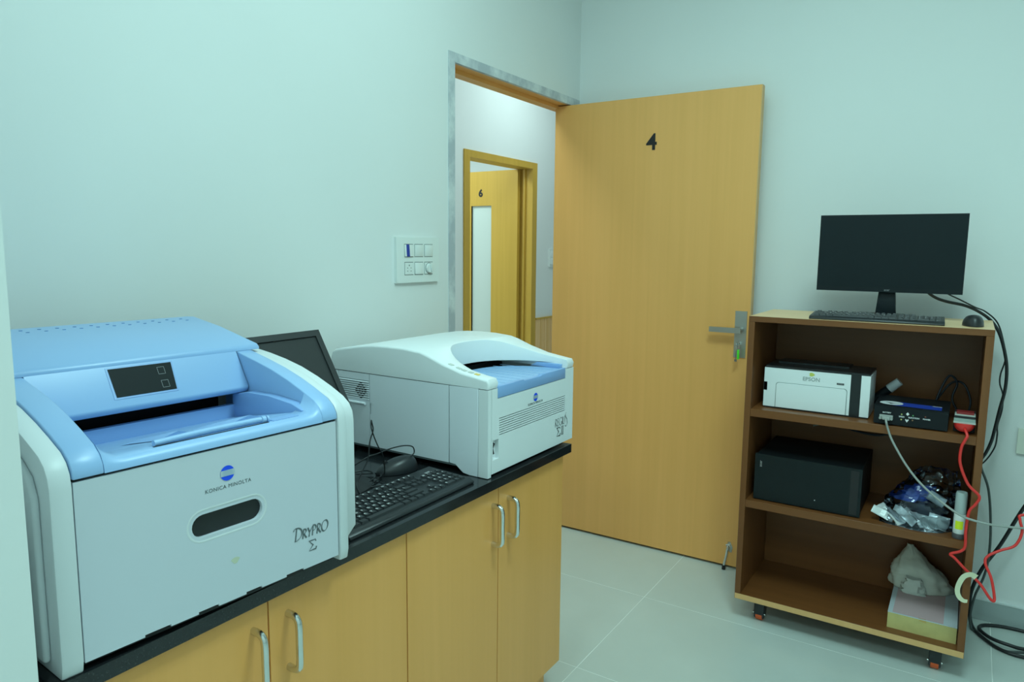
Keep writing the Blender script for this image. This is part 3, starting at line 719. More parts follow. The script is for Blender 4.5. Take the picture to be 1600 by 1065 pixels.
for q, (d, a) in enumerate(((.134, .020), (.108, .020), (.092, .022), (.071, .023), (.050, .022))):
    mat = M('amber_button', (.80, .56, .10), .4) if q == 4 else M('button_grey', (.58, .62, .58), .45)
    sl_ = math.atan2(hood_z(d + .01) - hood_z(d - .01), .02)
    bm = new_bm(); add_box(bm, (-.007, -.006, 0), (.007, .006, .0012)); bmesh.ops.rotate(bm, verts=bm.verts, cent=(0, 0, 0), matrix=Matrix.Rotation(sl_, 3, 'Y')); 
    obj('button', bm, mat, rd, .0005, loc=(-d, a, hood_z(d) + .0003))

# ------------------------------------------------------------------ keyboards, mice and screens
ROWS = [  # unit layout: (x, row, width, legend)
]
def layout():
    K = []
    x = 0
    for i, s in enumerate(['Esc', None, 'F1', 'F2', 'F3', 'F4', .5, 'F5', 'F6', 'F7', 'F8', .5, 'F9', 'F10', 'F11', 'F12']):
        if s is None: x += 1
        elif isinstance(s, float): x += s
        else: K.append((x, 0, 1, s)); x += 1
    x = 0
    for s in '`1234567890-=': K.append((x, 1.3, 1, s)); x += 1
    K.append((x, 1.3, 2, ''))
    K.append((0, 2.3, 1.5, '')); x = 1.5
    for s in 'QWERTYUIOP[]': K.append((x, 2.3, 1, s)); x += 1
    K.append((x, 2.3, 1.5, '\\'))
    K.append((0, 3.3, 1.75, '')); x = 1.75
    for s in "ASDFGHJKL;'": K.append((x, 3.3, 1, s)); x += 1
    K.append((x, 3.3, 2.25, ''))
    K.append((0, 4.3, 2.25, '')); x = 2.25
    for s in 'ZXCVBNM,./': K.append((x, 4.3, 1, s)); x += 1
    K.append((x, 4.3, 2.75, ''))
    x = 0
    for w in (1.25, 1.25, 1.25, 6.25, 1.25, 1.25, 1.25, 1.25): K.append((x, 5.3, w, '')); x += w
    for c in range(3):
        for r in (0, 1.3, 2.3): K.append((15.3 + c, r, 1, '' if r else 'P'))
        K.append((15.3 + c, 5.3, 1, '<^>'[c]))
    K.append((16.3, 4.3, 1, '^'))
    for r, s in zip((1.3, 2.3, 3.3, 4.3), ('/*-', '789', '456', '123')):
        for c, ch in enumerate('N' + s if r == 1.3 else s): K.append((18.6 + c, r, 1, ch))
    K += [(21.6, 2.3, 1, '+'), (21.6, 3.3, 1, ''), (18.6, 5.3, 2, '0'), (20.6, 5.3, 1, '.'), (21.6, 4.3, 1, ''), (21.6, 5.3, 1, '')]
    return K
KEYCACHE = {}
def key_mesh(w, s, U, V):
    kk = (w, s)
    if kk in KEYCACHE: return KEYCACHE[kk]
    bm = new_bm(); g = .0012; h = .0055; t = .0022
    x0, x1, y0, y1 = g, w * U - g, g, V - g
    a = [bm.verts.new(p) for p in ((x0, y0, 0), (x1, y0, 0), (x1, y1, 0), (x0, y1, 0))]
    b_ = [bm.verts.new(p) for p in ((x0 + t, y0 + t, h), (x1 - t, y0 + t, h), (x1 - t, y1 - t, h * .92), (x0 + t, y1 - t, h * .92))]
    bm.faces.new(b_)
    for i in range(4): bm.faces.new((a[i], a[(i + 1) % 4], b_[(i + 1) % 4], b_[i]))
    if s:
        tm = text_mesh(s, .0085 if len(s) == 1 else .005, extrude=0, bold=.00025, align='LEFT')
        tm.transform(Matrix.Translation((x0 + t + .001, y1 - t - .0042, h + .0002)))
        n0 = len(bm.faces); bm.from_mesh(tm); bpy.data.meshes.remove(tm); bm.faces.ensure_lookup_table()
        for f in list(bm.faces)[n0:]: f.material_index = 1
    me = finish_mesh(bm, 'key', 20); me.materials.append(key_m); me.materials.append(ink_w)
    KEYCACHE[kk] = me; return me

def keyboard(label, loc, rotz, tilt=0., width=.44, depth=.150):
    """local: x along keys (reading), y away from the typist"""
    t = thing('keyboard', label, 'keyboard', loc, rotz)
    bm = new_bm(); prof = [(0, .002), (.004, 0), (depth - .004, 0), (depth, .003), (depth, .017), (depth - .004, .0195), (.030, .0135), (.010, .0120), (.002, .008)]
    add_prism(bm, prof, 0, width, 0); obj('case', bm, black, t, .0012, 1, ang=35)
    U = (width - .018) / 22.65; V = .0185
    sl = (.0195 - .0135) / (depth - .034)
    for x, r, w, s in layout():
        y = depth - .014 - (r + 1) * V + (.0 if r else .002)
        z = .0135 + (y + V / 2 - .030) * sl
        o = obj('key', key_mesh(w, s, U, V), None, t, loc=(.009 + x * U, y, z - .0012)); o.rotation_euler = (math.atan(sl), 0, 0)
    me = text_mesh('acer', .011, extrude=.0001); me.transform(Matrix.Translation((width * .905, depth - .030, .0189)) @ Matrix.Rotation(math.atan(sl), 4, 'X')); me.materials.clear()
    obj('wordmark', me, ink_w, t)
    return t
keyboard('black wired keyboard lying on the granite counter before the plate reader', (.664, .992, ZC), math.radians(90.8))
keyboard('black keyboard lying on the top of the wheeled cart', (1.208, 2.700, 1.184), math.radians(2.2), width=.415)

def mouse(label, loc, rotz, s=1.):
    """local: +y is the button end"""
    t = thing('mouse', label, 'mouse', loc, rotz)
    bm = new_bm(); NU, NV = 20, 9
    L_, Wd, H = .058 * s, .031 * s, .037 * s
    rings = []
    for j in range(NV + 1):
        ph = (PI / 2) * j / NV
        ring = []
        for i in range(NU):
            th = 2 * PI * i / NU
            y = L_ * math.sin(th); x = Wd * math.cos(th) * (1 - .10 * math.sin(th) ** 2)
            k_ = math.cos(ph) ** .62
            hz = H * math.sin(ph) * (1 - .30 * (y * k_ / L_ + .25)) if True else 0
            ring.append(bm.verts.new((x * k_, y * k_, .0015 + hz)))
        rings.append(ring)
    for a, b_ in zip(rings, rings[1:]):
        for i in range(NU):
            try: bm.faces.new((a[i], a[(i + 1) % NU], b_[(i + 1) % NU], b_[i]))
            except ValueError: pass
    bm.faces.new(rings[0][::-1])
    obj('shell', bm, black, t, ang=60)
    bm = new_bm(); add_cyl(bm, (-.003, L_ * .55, H * .76), (.003, L_ * .55, H * .76), .006, n=14); obj('scroll_wheel', bm, black_matte, t)
    return t
mouse('black mouse standing on the granite counter behind the keyboard', (.432, 1.392, ZC), math.radians(157), 1.05)
m2 = mouse('black mouse on the right end of the cart top', (1.700, 2.79, 1.184), math.radians(8), .98)
text('wordmark', 'acer', .007, (0, -.036, .0325), Matrix.Rotation(math.radians(52), 4, 'X'), ink_w, m2)

# monitor on the cart
mo = thing('monitor', 'black flat monitor switched off standing on the wheeled cart', 'monitor', (1.428, 2.93, 1.184), math.radians(.8))
mx0, mx1, mz0, mz1 = -.2345, .2345, .0945, .3715
box('bezel', (mx0, -.030, mz0), (mx1, -.014, mz1), mon_black, mo, .0025)
box('screen', (mx0 + .004, -.0308, mz0 + .016), (mx1 - .004, -.0298, mz1 - .004), screen_m, mo)
bm = new_bm(); add_box(bm, (-.17, -.014, mz0 + .02), (.17, .012, mz1 - .06)); obj('rear_shell', bm, black_matte, mo, .010, 3)
text('wordmark', 'acer', .0105, (.002, -.0308, mz0 + .008), FACE_NY, ink_g, mo)
bm = new_bm(); add_prism(bm, [(-.026, .0945), (.028, .0945), (.0345, .012), (-.0325, .012)], -.010, .018, 1); obj('neck', bm, mon_black, mo, .002)
bm = new_bm(); add_prism(bm, [(-.105, -.068), (.085, -.068), (.105, -.02), (.09, .07), (-.09, .07), (-.115, -.02)], 0, .013, 2); obj('base', bm, black, mo, .004)

# monitor on the counter, leaning back
MT = math.radians(31)
m3 = thing('monitor', 'black monitor tilted back against the wall between the two white machines', 'monitor', (.284, 1.148, ZC))
def mt(q): return Matrix.Translation((.235, 0, 0))
rotm = Matrix.Translation((.0697, 0, .1812)) @ Matrix.Rotation(-MT, 4, 'Y')
def tilted(name, lo, hi, mat, bev=0.):
    bm = new_bm(); add_box(bm, lo, hi); 
    if bev: bevel(bm, bev, 2)
    bmesh.ops.transform(bm, matrix=rotm, verts=bm.verts); return obj(name, bm, mat, m3)
mh_ = .225
bm = new_bm(); yl, yr = -.150, .152
for lo, hi in (((-.002, yl, 0), (.008, yr, .017)), ((-.002, yl, mh_ - .017), (.008, yr, mh_)), ((-.002, yl, .017), (.008, yl + .017, mh_ - .017)), ((-.002, yr - .017, .017), (.008, yr, mh_ - .017))): add_box(bm, lo, hi)
bmesh.ops.transform(bm, matrix=rotm, verts=bm.verts); obj('bezel', bm, M('grey_black_plastic', (.030, .034, .037), .5), m3)
tilted('screen', (-.002, yl + .017, .017), (.0035, yr - .017, mh_ - .017), screen2_m)
tilted('rear_shell', (-.028, yl + .004, .004), (-.002, yr - .004, mh_ - .004), black_matte, .006)
bm = new_bm(); add_tube(bm, [(.045, 0, .20), (.07, 0, .12), (.09, 0, .02)], .022, n=10, sub=4); obj('neck', bm, black, m3)
bm = new_bm(); add_lathe(bm, [(.105, 0), (.105, .008), (.09, .014), (0, .018)], (.115, .045, 0), 28, sx=.85); obj('base', bm, black_matte, m3)

# thin leads between the machines on the counter
def cable(name, label, pts, r, mat, sub=8, n=8, cat='cable'):
    c0 = Vector(pts[0]); bm = new_bm(); add_tube(bm, [Vector(p) - c0 for p in pts], r, n=n, sub=sub)
    o = obj(name, bm, mat, None, loc=c0, ang=70); return tag(o, label, cat)
lead = M('black_cable', (.012, .014, .016), .4)
z_ = ZC + .004
cable('mouse_cable', 'thin black mouse lead looping beside the plate reader', [(.440, 1.425, .842), (.452, 1.419, 0.862), (.455, 1.435, 0.872), (.455, 1.43, 0.889), (.455, 1.404, 0.899), (.455, 1.367, 0.904), (.455, 1.33, 0.905), (.455, 1.29, 0.903), (.45, 1.26, 0.900), (.42, 1.22, .87), (.39, 1.20, .832), (.34, 1.22, .830), (.32, 1.28, .830)], .0017, lead)
cable('keyboard_cable', 'thin black keyboard lead rising to a narrow loop by the vent grille', [(.500, 1.19, .832), (.47, 1.205, .85), (.468, 1.230, .88), (.470, 1.245, 0.905), (.470, 1.252, 0.946), (.470, 1.264, 0.972), (.470, 1.2605, 0.991), (.472, 1.256, 0.999), (.476, 1.252, 0.981), (.476, 1.264, 0.951), (.473, 1.279, 0.927), (.470, 1.293, 0.910), (.465, 1.306, .885), (.45, 1.32, .84), (.42, 1.30, .830), (.37, 1.29, .830)], .0016, lead)
cable('signal_cable', 'black lead coiled flat on the granite behind the keyboard', [(.36, 1.30, z_), (.42, 1.34, z_ + .002), (.45, 1.28, z_), (.44, 1.21, z_), (.39, 1.20, z_), (.35, 1.26, z_ + .004), (.38, 1.33, z_ + .006), (.44, 1.30, z_ + .008), (.46, 1.23, z_ + .004), (.49, 1.30, z_), (.485, 1.36, z_)], .002, lead)

# ------------------------------------------------------------------ wheeled shelf cart
CX0, CX1, CY0, CY1 = 1.005, 1.760, 2.680, 3.062
ca = thing('shelf_cart', 'brown wooden shelf cart on castors with open shelves and pale top', 'shelf cart', (1.38, 2.87, 0))
ox, oy = -1.38, -2.87
def cbox(name, lo, hi, mats, pick=None, bev=.001):
    bm = new_bm(); add_box(bm, (lo[0] + ox, lo[1] + oy, lo[2]), (hi[0] + ox, hi[1] + oy, hi[2]))
    bm.faces.ensure_lookup_table()
    bmesh.ops.recalc_face_normals(bm, faces=bm.faces)
    if pick:
        for f in bm.faces: f.material_index = pick(f.normal)
    return obj(name, bm, mats, ca, bev, 1)
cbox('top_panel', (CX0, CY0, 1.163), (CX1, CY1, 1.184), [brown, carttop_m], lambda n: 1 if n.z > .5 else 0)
cbox('side_panel', (CX0, CY0, .109), (CX0 + .022, CY1, 1.163), brown_v)
cbox('side_panel', (CX1 - .022, CY0, .109), (CX1, CY1, 1.163), brown_v)
cbox('back_panel', (CX0 + .022, CY1 - .012, .109), (CX1 - .022, CY1, 1.163), brown)
cbox('shelf', (CX0 + .022, CY0 + .001, .809), (CX1 - .022, CY1 - .012, .838), brown)
cbox('shelf', (CX0 + .022, CY0 + .001, .457), (CX1 - .022, CY1 - .012, .486), brown)
cbox('bottom_panel', (CX0, CY0 - .001, .086), (CX1, CY1, .109), [brown, edge_m], lambda n: 1 if abs(n.y) > .5 or abs(n.x) > .5 else 0)
orange = M('castor_orange', (.75, .11, .02), .45)
for (x, y) in ((1.092, 2.735), (1.680, 2.735), (1.092, 3.02), (1.680, 3.02)):
    lx, ly = x + ox, y + oy
    bm = new_bm(); add_box(bm, (lx - .030, ly - .024, .082), (lx + .030, ly + .024, .086)); c = obj('castor', bm, steel, ca, .001, 1)
    bm = new_bm(); add_prism(bm, [(-.022, .083), (.022, .083), (.026, .045), (.022, .012), (-.022, .012), (-.026, .045)], lx - .019, lx + .019, 0)
    for v in bm.verts: v.co.y += ly
    obj('hood', bm, black, c, .004, 2)
    for sgn in (-1, 1):
        bm = new_bm(); add_cyl(bm, (lx + sgn * .018, ly - .014, .030), (lx + sgn * .023, ly - .014, .030), .0045, n=10); obj('axle_cap', bm, chrome, c)
    bm = new_bm(); add_cyl(bm, (lx - .012, ly, .0245), (lx + .012, ly, .0245), .0242, n=24); bevel(bm, .003, 2); obj('wheel', bm, orange, c)

# ink printer
ip = thing('ink_printer', 'small white and black ink printer on the upper shelf of the cart', 'printer', (1.235, 2.742, .838))
pw_, pd_ = .1775, .165
bm = new_bm(); add_box(bm, (-pw_, 0, .006), (.1185, pd_, .152)); bevel(bm, .006, 3, sel=lambda e: abs(e.verts[0].co.z - e.verts[1].co.z) > .1); obj('white_body', bm, white_p, ip)
bm = new_bm(); add_box(bm, (.1190, .001, .006), (.1515, pd_, .153)); obj('black_band', bm, M('gloss_black', (.012, .015, .017), .2), ip)
bm = new_bm(); add_box(bm, (.1520, 0, .006), (.1815, pd_, .153)); bevel(bm, .008, 3, sel=lambda e: abs(e.verts[0].co.z - e.verts[1].co.z) > .1 and e.verts[0].co.x > .17); obj('white_end', bm, white_p, ip)
box('base', (-pw_ + .004, .004, 0), (.178, pd_, .006), black_matte, ip)
bm = new_bm(); add_box(bm, (-pw_ + .003, .003, .1525), (.179, pd_ + .02, .160)); obj('top_lid', bm, M('lid_black', (.012, .014, .017), .3), ip, .002)
bm = new_bm(); add_box(bm, (-pw_ + .03, pd_ * .55, .160), (.10, pd_ + .02, .166)); obj('paper_flap', bm, black, ip, .002)
bm = new_bm()                                         # output cover outline
rr = .010; X0, X1, Z0, Z1 = -.133, .1075, .006, .0985
pts = [(X0, Z0), (X0, Z1 - rr)] + [(X0 + rr - rr * math.cos(t), Z1 - rr + rr * math.sin(t)) for t in (PI / 6, PI / 3, PI / 2)] + [(X1 - rr + rr * math.sin(t), Z1 - rr + rr * math.cos(t)) for t in (0, PI / 6, PI / 3, PI / 2)] + [(X1, Z0)]
add_prism(bm, pts, -.0022, .002, 1); cv = obj('output_cover', bm, white_p, ip, .0008, 1)
bm = new_bm(); grow = lambda p: (p[0] + (-.0018 if p[0] < 0 else .0018), p[1] + (.0018 if p[1] > .05 else 0))
add_prism(bm, [grow(p) for p in pts], -.0006, .001, 1); obj('cover_gap', bm, M('gap_grey', (.22, .26, .26), .6), cv)
text('wordmark', 'EPSON', .0195, (-.0125, -.0006, .122), FACE_NY, M('pale_grey_print', (.36, .40, .40), .5), ip, bold=.0004)
lb = box('model_label', (.0735, -.0007, .1125), (.0975, .0005, .1190), ink, ip)
text('model_text', 'M1120', .0058, (.0855, -.0009, .1157), FACE_NY, ink_g, lb)
box('ink_window', (-pw_ - .0006, .0, .066), (-pw_ + .012, .02, .098), M('smoke_window', (.12, .14, .14), .3), ip)
bm = new_bm(); bm.faces.new([bm.verts.new((.0 - .012 + .009 * math.cos(t) * (1 + .25 * math.cos(3 * t)), -.0005, .140 + .007 * math.sin(t))) for t in [2 * PI * i / 12 for i in range(12)]]); obj('yellow_mark', bm, M('yellow_print', (.55, .60, .12), .5), ip)

# black interface box with lights and plug
ib = thing('interface_box', 'black control box with white lettering and indicator lights on upper shelf', 'control box', (1.5475, 2.692, .838))
bm = new_bm(); add_box(bm, (-.109, 0, .004), (.109, .205, .064)); obj('case', bm, M('box_black', (.006, .009, .012), .5, spec=.25), ib, .003, 2)
box('top_cover', (-.110, .004, .064), (.110, .207, .0675), MATS['box_black'], ib, .0012)
for y in (.02, .18):
    for x in (-.09, .09):
        bm = new_bm(); add_cyl(bm, (x, y, 0), (x, y, .004), .008, n=12); obj('foot', bm, black_matte, ib)
def dlabel(name, pts, mat, par, z):
    bm = new_bm(); bm.faces.new([bm.verts.new((*p, z)) for p in pts]); return obj(name, bm, mat, par)
lbm = M('label_blue', (.012, .055, .42), .35)
lb = dlabel('blue_label', [(-.055, .016), (.088, .008), (.088, .075), (-.055, .085)], lbm, ib, .0680)
dlabel('white_swoosh', [(-.062 + .036 * math.cos(t), .052 + .034 * math.sin(t)) for t in [2 * PI * i / 24 for i in range(24)]], ink_w, lb, .0684)
dlabel('dark_figure', [(-.082, .062), (-.060, .052), (-.032, .044), (-.054, .046), (-.064, .034), (-.068, .046)], ink, lb, .0688)
dlabel('label_line', [(.060, .066), (.087, .064), (.087, .071), (.060, .073)], ink_w, lb, .0684)
text('lettering', 'BATTERY', .0062, (-.0700, -.0004, .0430), FACE_NY, ink_w, ib, bold=.0002)
text('lettering', 'SPEED', .0062, (-.0250, -.0004, .0345), FACE_NY, ink_w, ib, bold=.0002)
text('lettering', 'ELEVATION', .0062, (.0110, -.0004, .0345), FACE_NY, ink_w, ib, bold=.0002)
text('lettering', 'POWER', .0062, (.0480, -.0004, .0345), FACE_NY, ink_w, ib, bold=.0002)
def led(x, z, col, e=0.):
    bm = new_bm(); add_cyl(bm, (x, .001, z), (x, -.002, z), .0026, .002, n=12); obj('indicator_light', bm, M('led_%d' % int(col[0] * 100 + col[1] * 10), col, .3), ib)
led(-.0255, .0430, (.55, .62, .2)); led(-.0258, .0250, (.70, .66, .2)); led(.0080, .0425, (.10, .38, .14)); led(.0075, .0265, (.30, .16, .08)); led(.0440, .0430, (.22, .06, .03))
bm = new_bm(); bm.faces.new([bm.verts.new((x - .0080, -.0004, z + .0455)) for x, z in ((-.005, 0), (0, -.0055), (.005, 0), (0, .0065))]); obj('up_arrow', bm, ink_w, ib)
bm = new_bm(); bm.faces.new([bm.verts.new((x - .0090, -.0004, z + .0235)) for x, z in ((0, -.0065), (.0055, .002), (.004, .005), (0, .0025), (-.004, .005), (-.0055, .002))]); obj('down_arrow', bm, ink_w, ib)
pg = M('plug_grey', (.36, .38, .36), .5)
sp = thing('serial_cable', 'grey serial plug and cable hanging from the black control box', 'cable', (1.4765, 2.692, .866))
bm = new_bm(); add_prism(bm, [(-.019, -.007), (.019, -.007), (.021, .008), (-.021, .008)], -.010, -.0006, 1); bevel(bm, .002, 2); obj('plug_shell', bm, pg, sp)
bm = new_bm(); add_prism(bm, [(-.011, -.006), (.013, -.008), (.013, .004), (-.011, .006)], -.024, -.0102, 1); bevel(bm, .002, 2); obj('plug_hood', bm, pg, sp)
for q in (-.0165, .0175):
    bm = new_bm(); add_cyl(bm, (q, -.010, 0), (q, -.022, -.002), .0042, n=12); obj('thumb_screw', bm, pg, sp)
P_ = [(1.478, 2.668, .863), (1.481, 2.655, .855), (1.486, 2.66, 0.835), (1.503, 2.665, 0.791), (1.549, 2.665, 0.716), (1.597, 2.66, 0.661), (1.66, 2.65, 0.614), (1.722, 2.640, 0.582), (1.791, 2.66, 0.566), (1.858, 2.70, 0.557), (1.90, 2.72, .556), (2.06, 2.78, 0.559)]
bm = new_bm(); add_tube(bm, [Vector(p) - Vector((1.4765, 2.692, .866)) for p in P_], .0036, n=10, sub=8); obj('cord', bm, pg, sp, ang=70)

# white-capped tube behind the control box
cb = thing('capped_tube', 'dark tube with a white cap leaning behind the control box', 'tube', (1.392, 2.93, .839))
dirv = Vector((.52, 0, .50)).normalized()
bm = new_bm(); add_cyl(bm, Vector((0, 0, .018)) , Vector((0, 0, .018)) + dirv * .095, .016, n=18); obj('barrel', bm, MATS['box_black'], cb)
bm = new_bm(); p0 = Vector((0, 0, .018)) + dirv * .095; add_cyl(bm, p0, p0 + dirv * .045, .017, .0155, n=18); bevel(bm, .004, 2); obj('cap', bm, M('grey_white_cap', (.60, .63, .66), .4), cb)

# red plug on a white socket block with its cord
red = M('red_plastic', (.78, .035, .03), .38)
rp_ = thing('red_plug', 'red plug with red cord standing at the right end of upper shelf', 'plug', (1.7015, 2.705, .838))
bm = new_bm(); rings = []                            # half bowl bulging forward, flat on top
for j in range(9):
    ph = (PI / 2) * j / 8; rings.append([bm.verts.new((.030 * math.cos(ph) ** .8 * math.cos(t), -.030 * math.cos(ph) ** .8 * math.sin(t), .0375 - .031 * math.sin(ph))) for t in [PI * i / 16 for i in range(17)]])
for A_, B_ in zip(rings, rings[1:]):
    for i in range(16):
        try: bm.faces.new((A_[i], A_[i + 1], B_[i + 1], B_[i]))
        except ValueError: pass
bm.faces.new(rings[0]); bm.faces.new([r_[0] for r_ in rings] + [r_[-1] for r_ in rings[::-1]])
bmesh.ops.recalc_face_normals(bm, faces=bm.faces); obj('plug_cover', bm, red, rp_, ang=60)
w2 = M('socket_white', (.48, .50, .46), .4)
def plate(y0, y1, w, h0, h1, mat, name):
    bm = new_bm(); add_box(bm, (-w, y0, h0), (w, y1, h1)); return obj(name, bm, mat, rp_, .0015, 2)
plate(-.022, .03, .0305, .0376, .0425, w2, 'plug_rim'); plate(-.014, .03, .0295, .0426, .0520, M('pale_layer', (.30, .37, .34), .45), 'plug_body'); plate(-.008, .03, .0295, .0521, .0590, black_matte, 'socket_gap')
plate(-.004, .03, .0285, .0591, .0640, w2, 'socket_rim'); plate(-.002, .03, .0240, .0641, .0720, M('dark_red', (.25, .02, .02), .4), 'socket_face')
plate(.0305, .10, .030, 0, .060, black_matte, 'socket_block')
off = Vector((1.7015, 2.705, .838))
P_ = [(1.702, 2.690, .858), (1.706, 2.672, .856), (1.712, 2.658, .842), (1.707, 2.655, 0.827), (1.699, 2.655, 0.801), (1.7, 2.655, 0.75), (1.726, 2.655, 0.687), (1.759, 2.655, 0.653), (1.751, 2.655, 0.624), (1.736, 2.655, 0.597), (1.732, 2.655, 0.534), (1.734, 2.655, 0.48), (1.722, 2.655, 0.46), (1.696, 2.655, 0.445), (1.71, 2.655, 0.433), (1.742, 2.655, 0.402), (1.784, 2.655, 0.365), (1.814, 2.655, 0.324), (1.826, 2.663, 0.321), (1.813, 2.673, 0.383), (1.793, 2.683, 0.428), (1.8, 2.692, 0.451), (1.831, 2.702, 0.473), (1.868, 2.712, 0.495), (1.883, 2.721, 0.54), (1.875, 2.731, 0.576), (1.883, 2.74, 0.591), (1.985, 2.77, 0.606)]
bm = new_bm(); add_tube(bm, [Vector(p) - off for p in P_], .0045, n=8, sub=6); obj('cord', bm, red, rp_, ang=70)

# paper strip wrapped on the red cord
st = thing('paper_strip', 'curled cream paper strip looped over the red cord by the cart edge', 'tape', (1.742, 2.640, .36))
pts = [(.030, .030), (.014, .038), (-.004, .028), (-.015, .002), (-.018, -.022), (-.012, -.042), (.000, -.054), (.012, -.056)]
C2 = catmull([(p[0], 0, p[1]) for p in pts], 5)
bm = new_bm(); n = len(C2)
A, B = [], []
for i, p in enumerate(C2):
    f = i / (n - 1); w = .0095 - .004 * f
    t = (C2[min(i + 1, n - 1)] - C2[max(i - 1, 0)]).normalized(); nn = Vector((-t.z, 0, t.x))
    A.append(bm.verts.new(p + nn * w + Vector((0, -.010 * math.sin(PI * f), 0)))); B.append(bm.verts.new(p - nn * w + Vector((0, -.018 * math.sin(PI * f), 0))))
for i in range(n - 1): bm.faces.new((A[i], A[i + 1], B[i + 1], B[i]))
bmesh.ops.solidify(bm, geom=bm.faces, thickness=.0008); obj('strip', bm, M('cream_paper', (.78, .78, .55), .6), st, ang=60)

# computer tower lying on its side
pc = thing('computer_tower', 'black computer tower lying on its side on the middle shelf', 'computer', (1.230, 2.706, .486))
bm = new_bm(); add_box(bm, (-.178, .012, .006), (.183, .325, .176)); obj('case', bm, M('case_black', (.006, .009, .011), .5, spec=.25, bump=.05, bscale=500), pc, .003, 2)
bm = new_bm(); add_box(bm, (-.181, 0, .004), (.186, .013, .178)); bevel(bm, .006, 3, sel=lambda e: all(v.co.y < .001 for v in e.verts)); fr = obj('front_bezel', bm, M('bezel_black', (.007, .013, .015), .45, spec=.25), pc)
box('side_groove', (.150, -.0006, .010), (.176, .002, .170), black_matte, fr)
me = text_mesh('acer', .014, extrude=.0001); me.transform(Matrix.Translation((-.160, -.0005, .142)) @ FACE_NY @ Matrix.Rotation(PI / 2, 4, 'Z')); me.materials.clear(); obj('wordmark', me, M('silver_print', (.55, .58, .6), .35, metal=.5), fr)
bm = new_bm(); add_cyl(bm, (.036, .0, .038), (.036, -.0012, .038), .0018, n=10); obj('power_light', bm, ink_w, fr)
for x in (-.15, .15):
    for y in (.04, .28):
        bm = new_bm(); add_cyl(bm, (x, y, 0), (x, y, .006), .012, n=12); obj('foot', bm, black_matte, pc)

# clear plastic bag with discs on the middle shelf
bagm, nt, b = nodes_of('clear_film'); MATS['clear_film'] = bagm
nt.nodes.remove(b); om = nt.nodes['Material Output']
tb = nt.nodes.new('ShaderNodeBsdfTransparent'); tb.inputs[0].default_value = (.80, .84, .88, 1)
gb = nt.nodes.new('ShaderNodeBsdfGlossy'); gb.inputs['Roughness'].default_value = .10; gb.inputs['Color'].default_value = (.85, .9, .95, 1)
fz = nt.nodes.new('ShaderNodeFresnel'); fz.inputs['IOR'].default_value = 1.5
mxs = nt.nodes.new('ShaderNodeMixShader'); nt.links.new(fz.outputs[0], mxs.inputs[0]); nt.links.new(tb.outputs[0], mxs.inputs[1]); nt.links.new(gb.outputs[0], mxs.inputs[2]); nt.links.new(mxs.outputs[0], om.inputs['Surface'])
from mathutils import noise as mnoise
def crumple(name, prof, mat, parent, n=26, m=18, amp=.012, seed=0., sx=1., sy=1., fold=.3, thick=0., lean=(0, 0), ang=28):
    """closed crumpled sack: prof(t) gives radius for height fraction t"""
    bm = new_bm(); rings = []
    H = prof['h']
    for j in range(m + 1):
        t = j / m; r = prof['r'](t); ring = []
        for i in range(n):
            a = 2 * PI * i / n
            q = Vector((math.cos(a) * 1.6, math.sin(a) * 1.6, t * 3.0 + seed))
            k_ = 1 + fold * (mnoise.noise(q * 1.3) + .5 * abs(mnoise.noise(q * 3.1))) 
            d = amp * mnoise.noise(q * 4.7 + Vector((9, 1, seed)))
            ring.append(bm.verts.new((sx * (r * k_ + d) * math.cos(a) + lean[0] * t, sy * (r * k_ + d) * math.sin(a) + lean[1] * t, max(0.0008, H * t + .5 * d if j else .0008))))
        rings.append(ring)
    for A_, B_ in zip(rings, rings[1:]):
        for i in range(n): bm.faces.new((A_[i], A_[(i + 1) % n], B_[(i + 1) % n], B_[i]))
    bm.faces.new(rings[0][::-1]); bm.faces.new(rings[-1])
    return obj(name, bm, mat, parent, ang=ang)
foil = M('silver_foil', (.80, .84, .85), .26, metal=.35, bump=.6, bscale=60)
pb = thing('plastic_bag', 'clear plastic bag holding silver packets and discs on the middle shelf', 'plastic bag', (1.585, 2.80, .486))
crumple('film', {'h': .190, 'r': lambda t: .125 * (1 - .22 * t - .62 * max(0, t - .35) ** 1.1) }, bagm, pb, sx=1.02, sy=.78, amp=.012, seed=2.2, fold=.16, n=34, m=20, lean=(.055, .02))
rng = random.Random(5)
for i in range(15):
    x = -.100 + .0125 * i + rng.uniform(-.006, .006); y = -.070 + .018 * (i % 3) + .0012 * i
    bm = new_bm(); w, h = rng.uniform(.055, .080), rng.uniform(.016, .030)
    add_box(bm, (-w / 2, -h / 2, -.0015), (w / 2, h / 2, .0015)); bmesh.ops.subdivide_edges(bm, edges=bm.edges, cuts=4, use_grid_fill=True)
    for v in bm.verts: v.co.z += .007 * mnoise.noise(v.co * 55 + Vector((i * 3, 0, 0)))
    Rm = Euler((rng.uniform(-.2, 1.1), rng.uniform(.0, .55), rng.uniform(-.9, .2))).to_matrix()
    bmesh.ops.rotate(bm, verts=bm.verts, cent=(0, 0, 0), matrix=Rm)
    mz = min(v.co.z for v in bm.verts)
    o = obj('foil_packet', bm, foil, None, loc=(1.585 + x, 2.80 + y, .4885 - mz + .004 * (i % 3)), ang=25)
    tag(o, 'silver foil packet inside the clear plastic bag', 'packet', 'silver packets in the plastic bag')
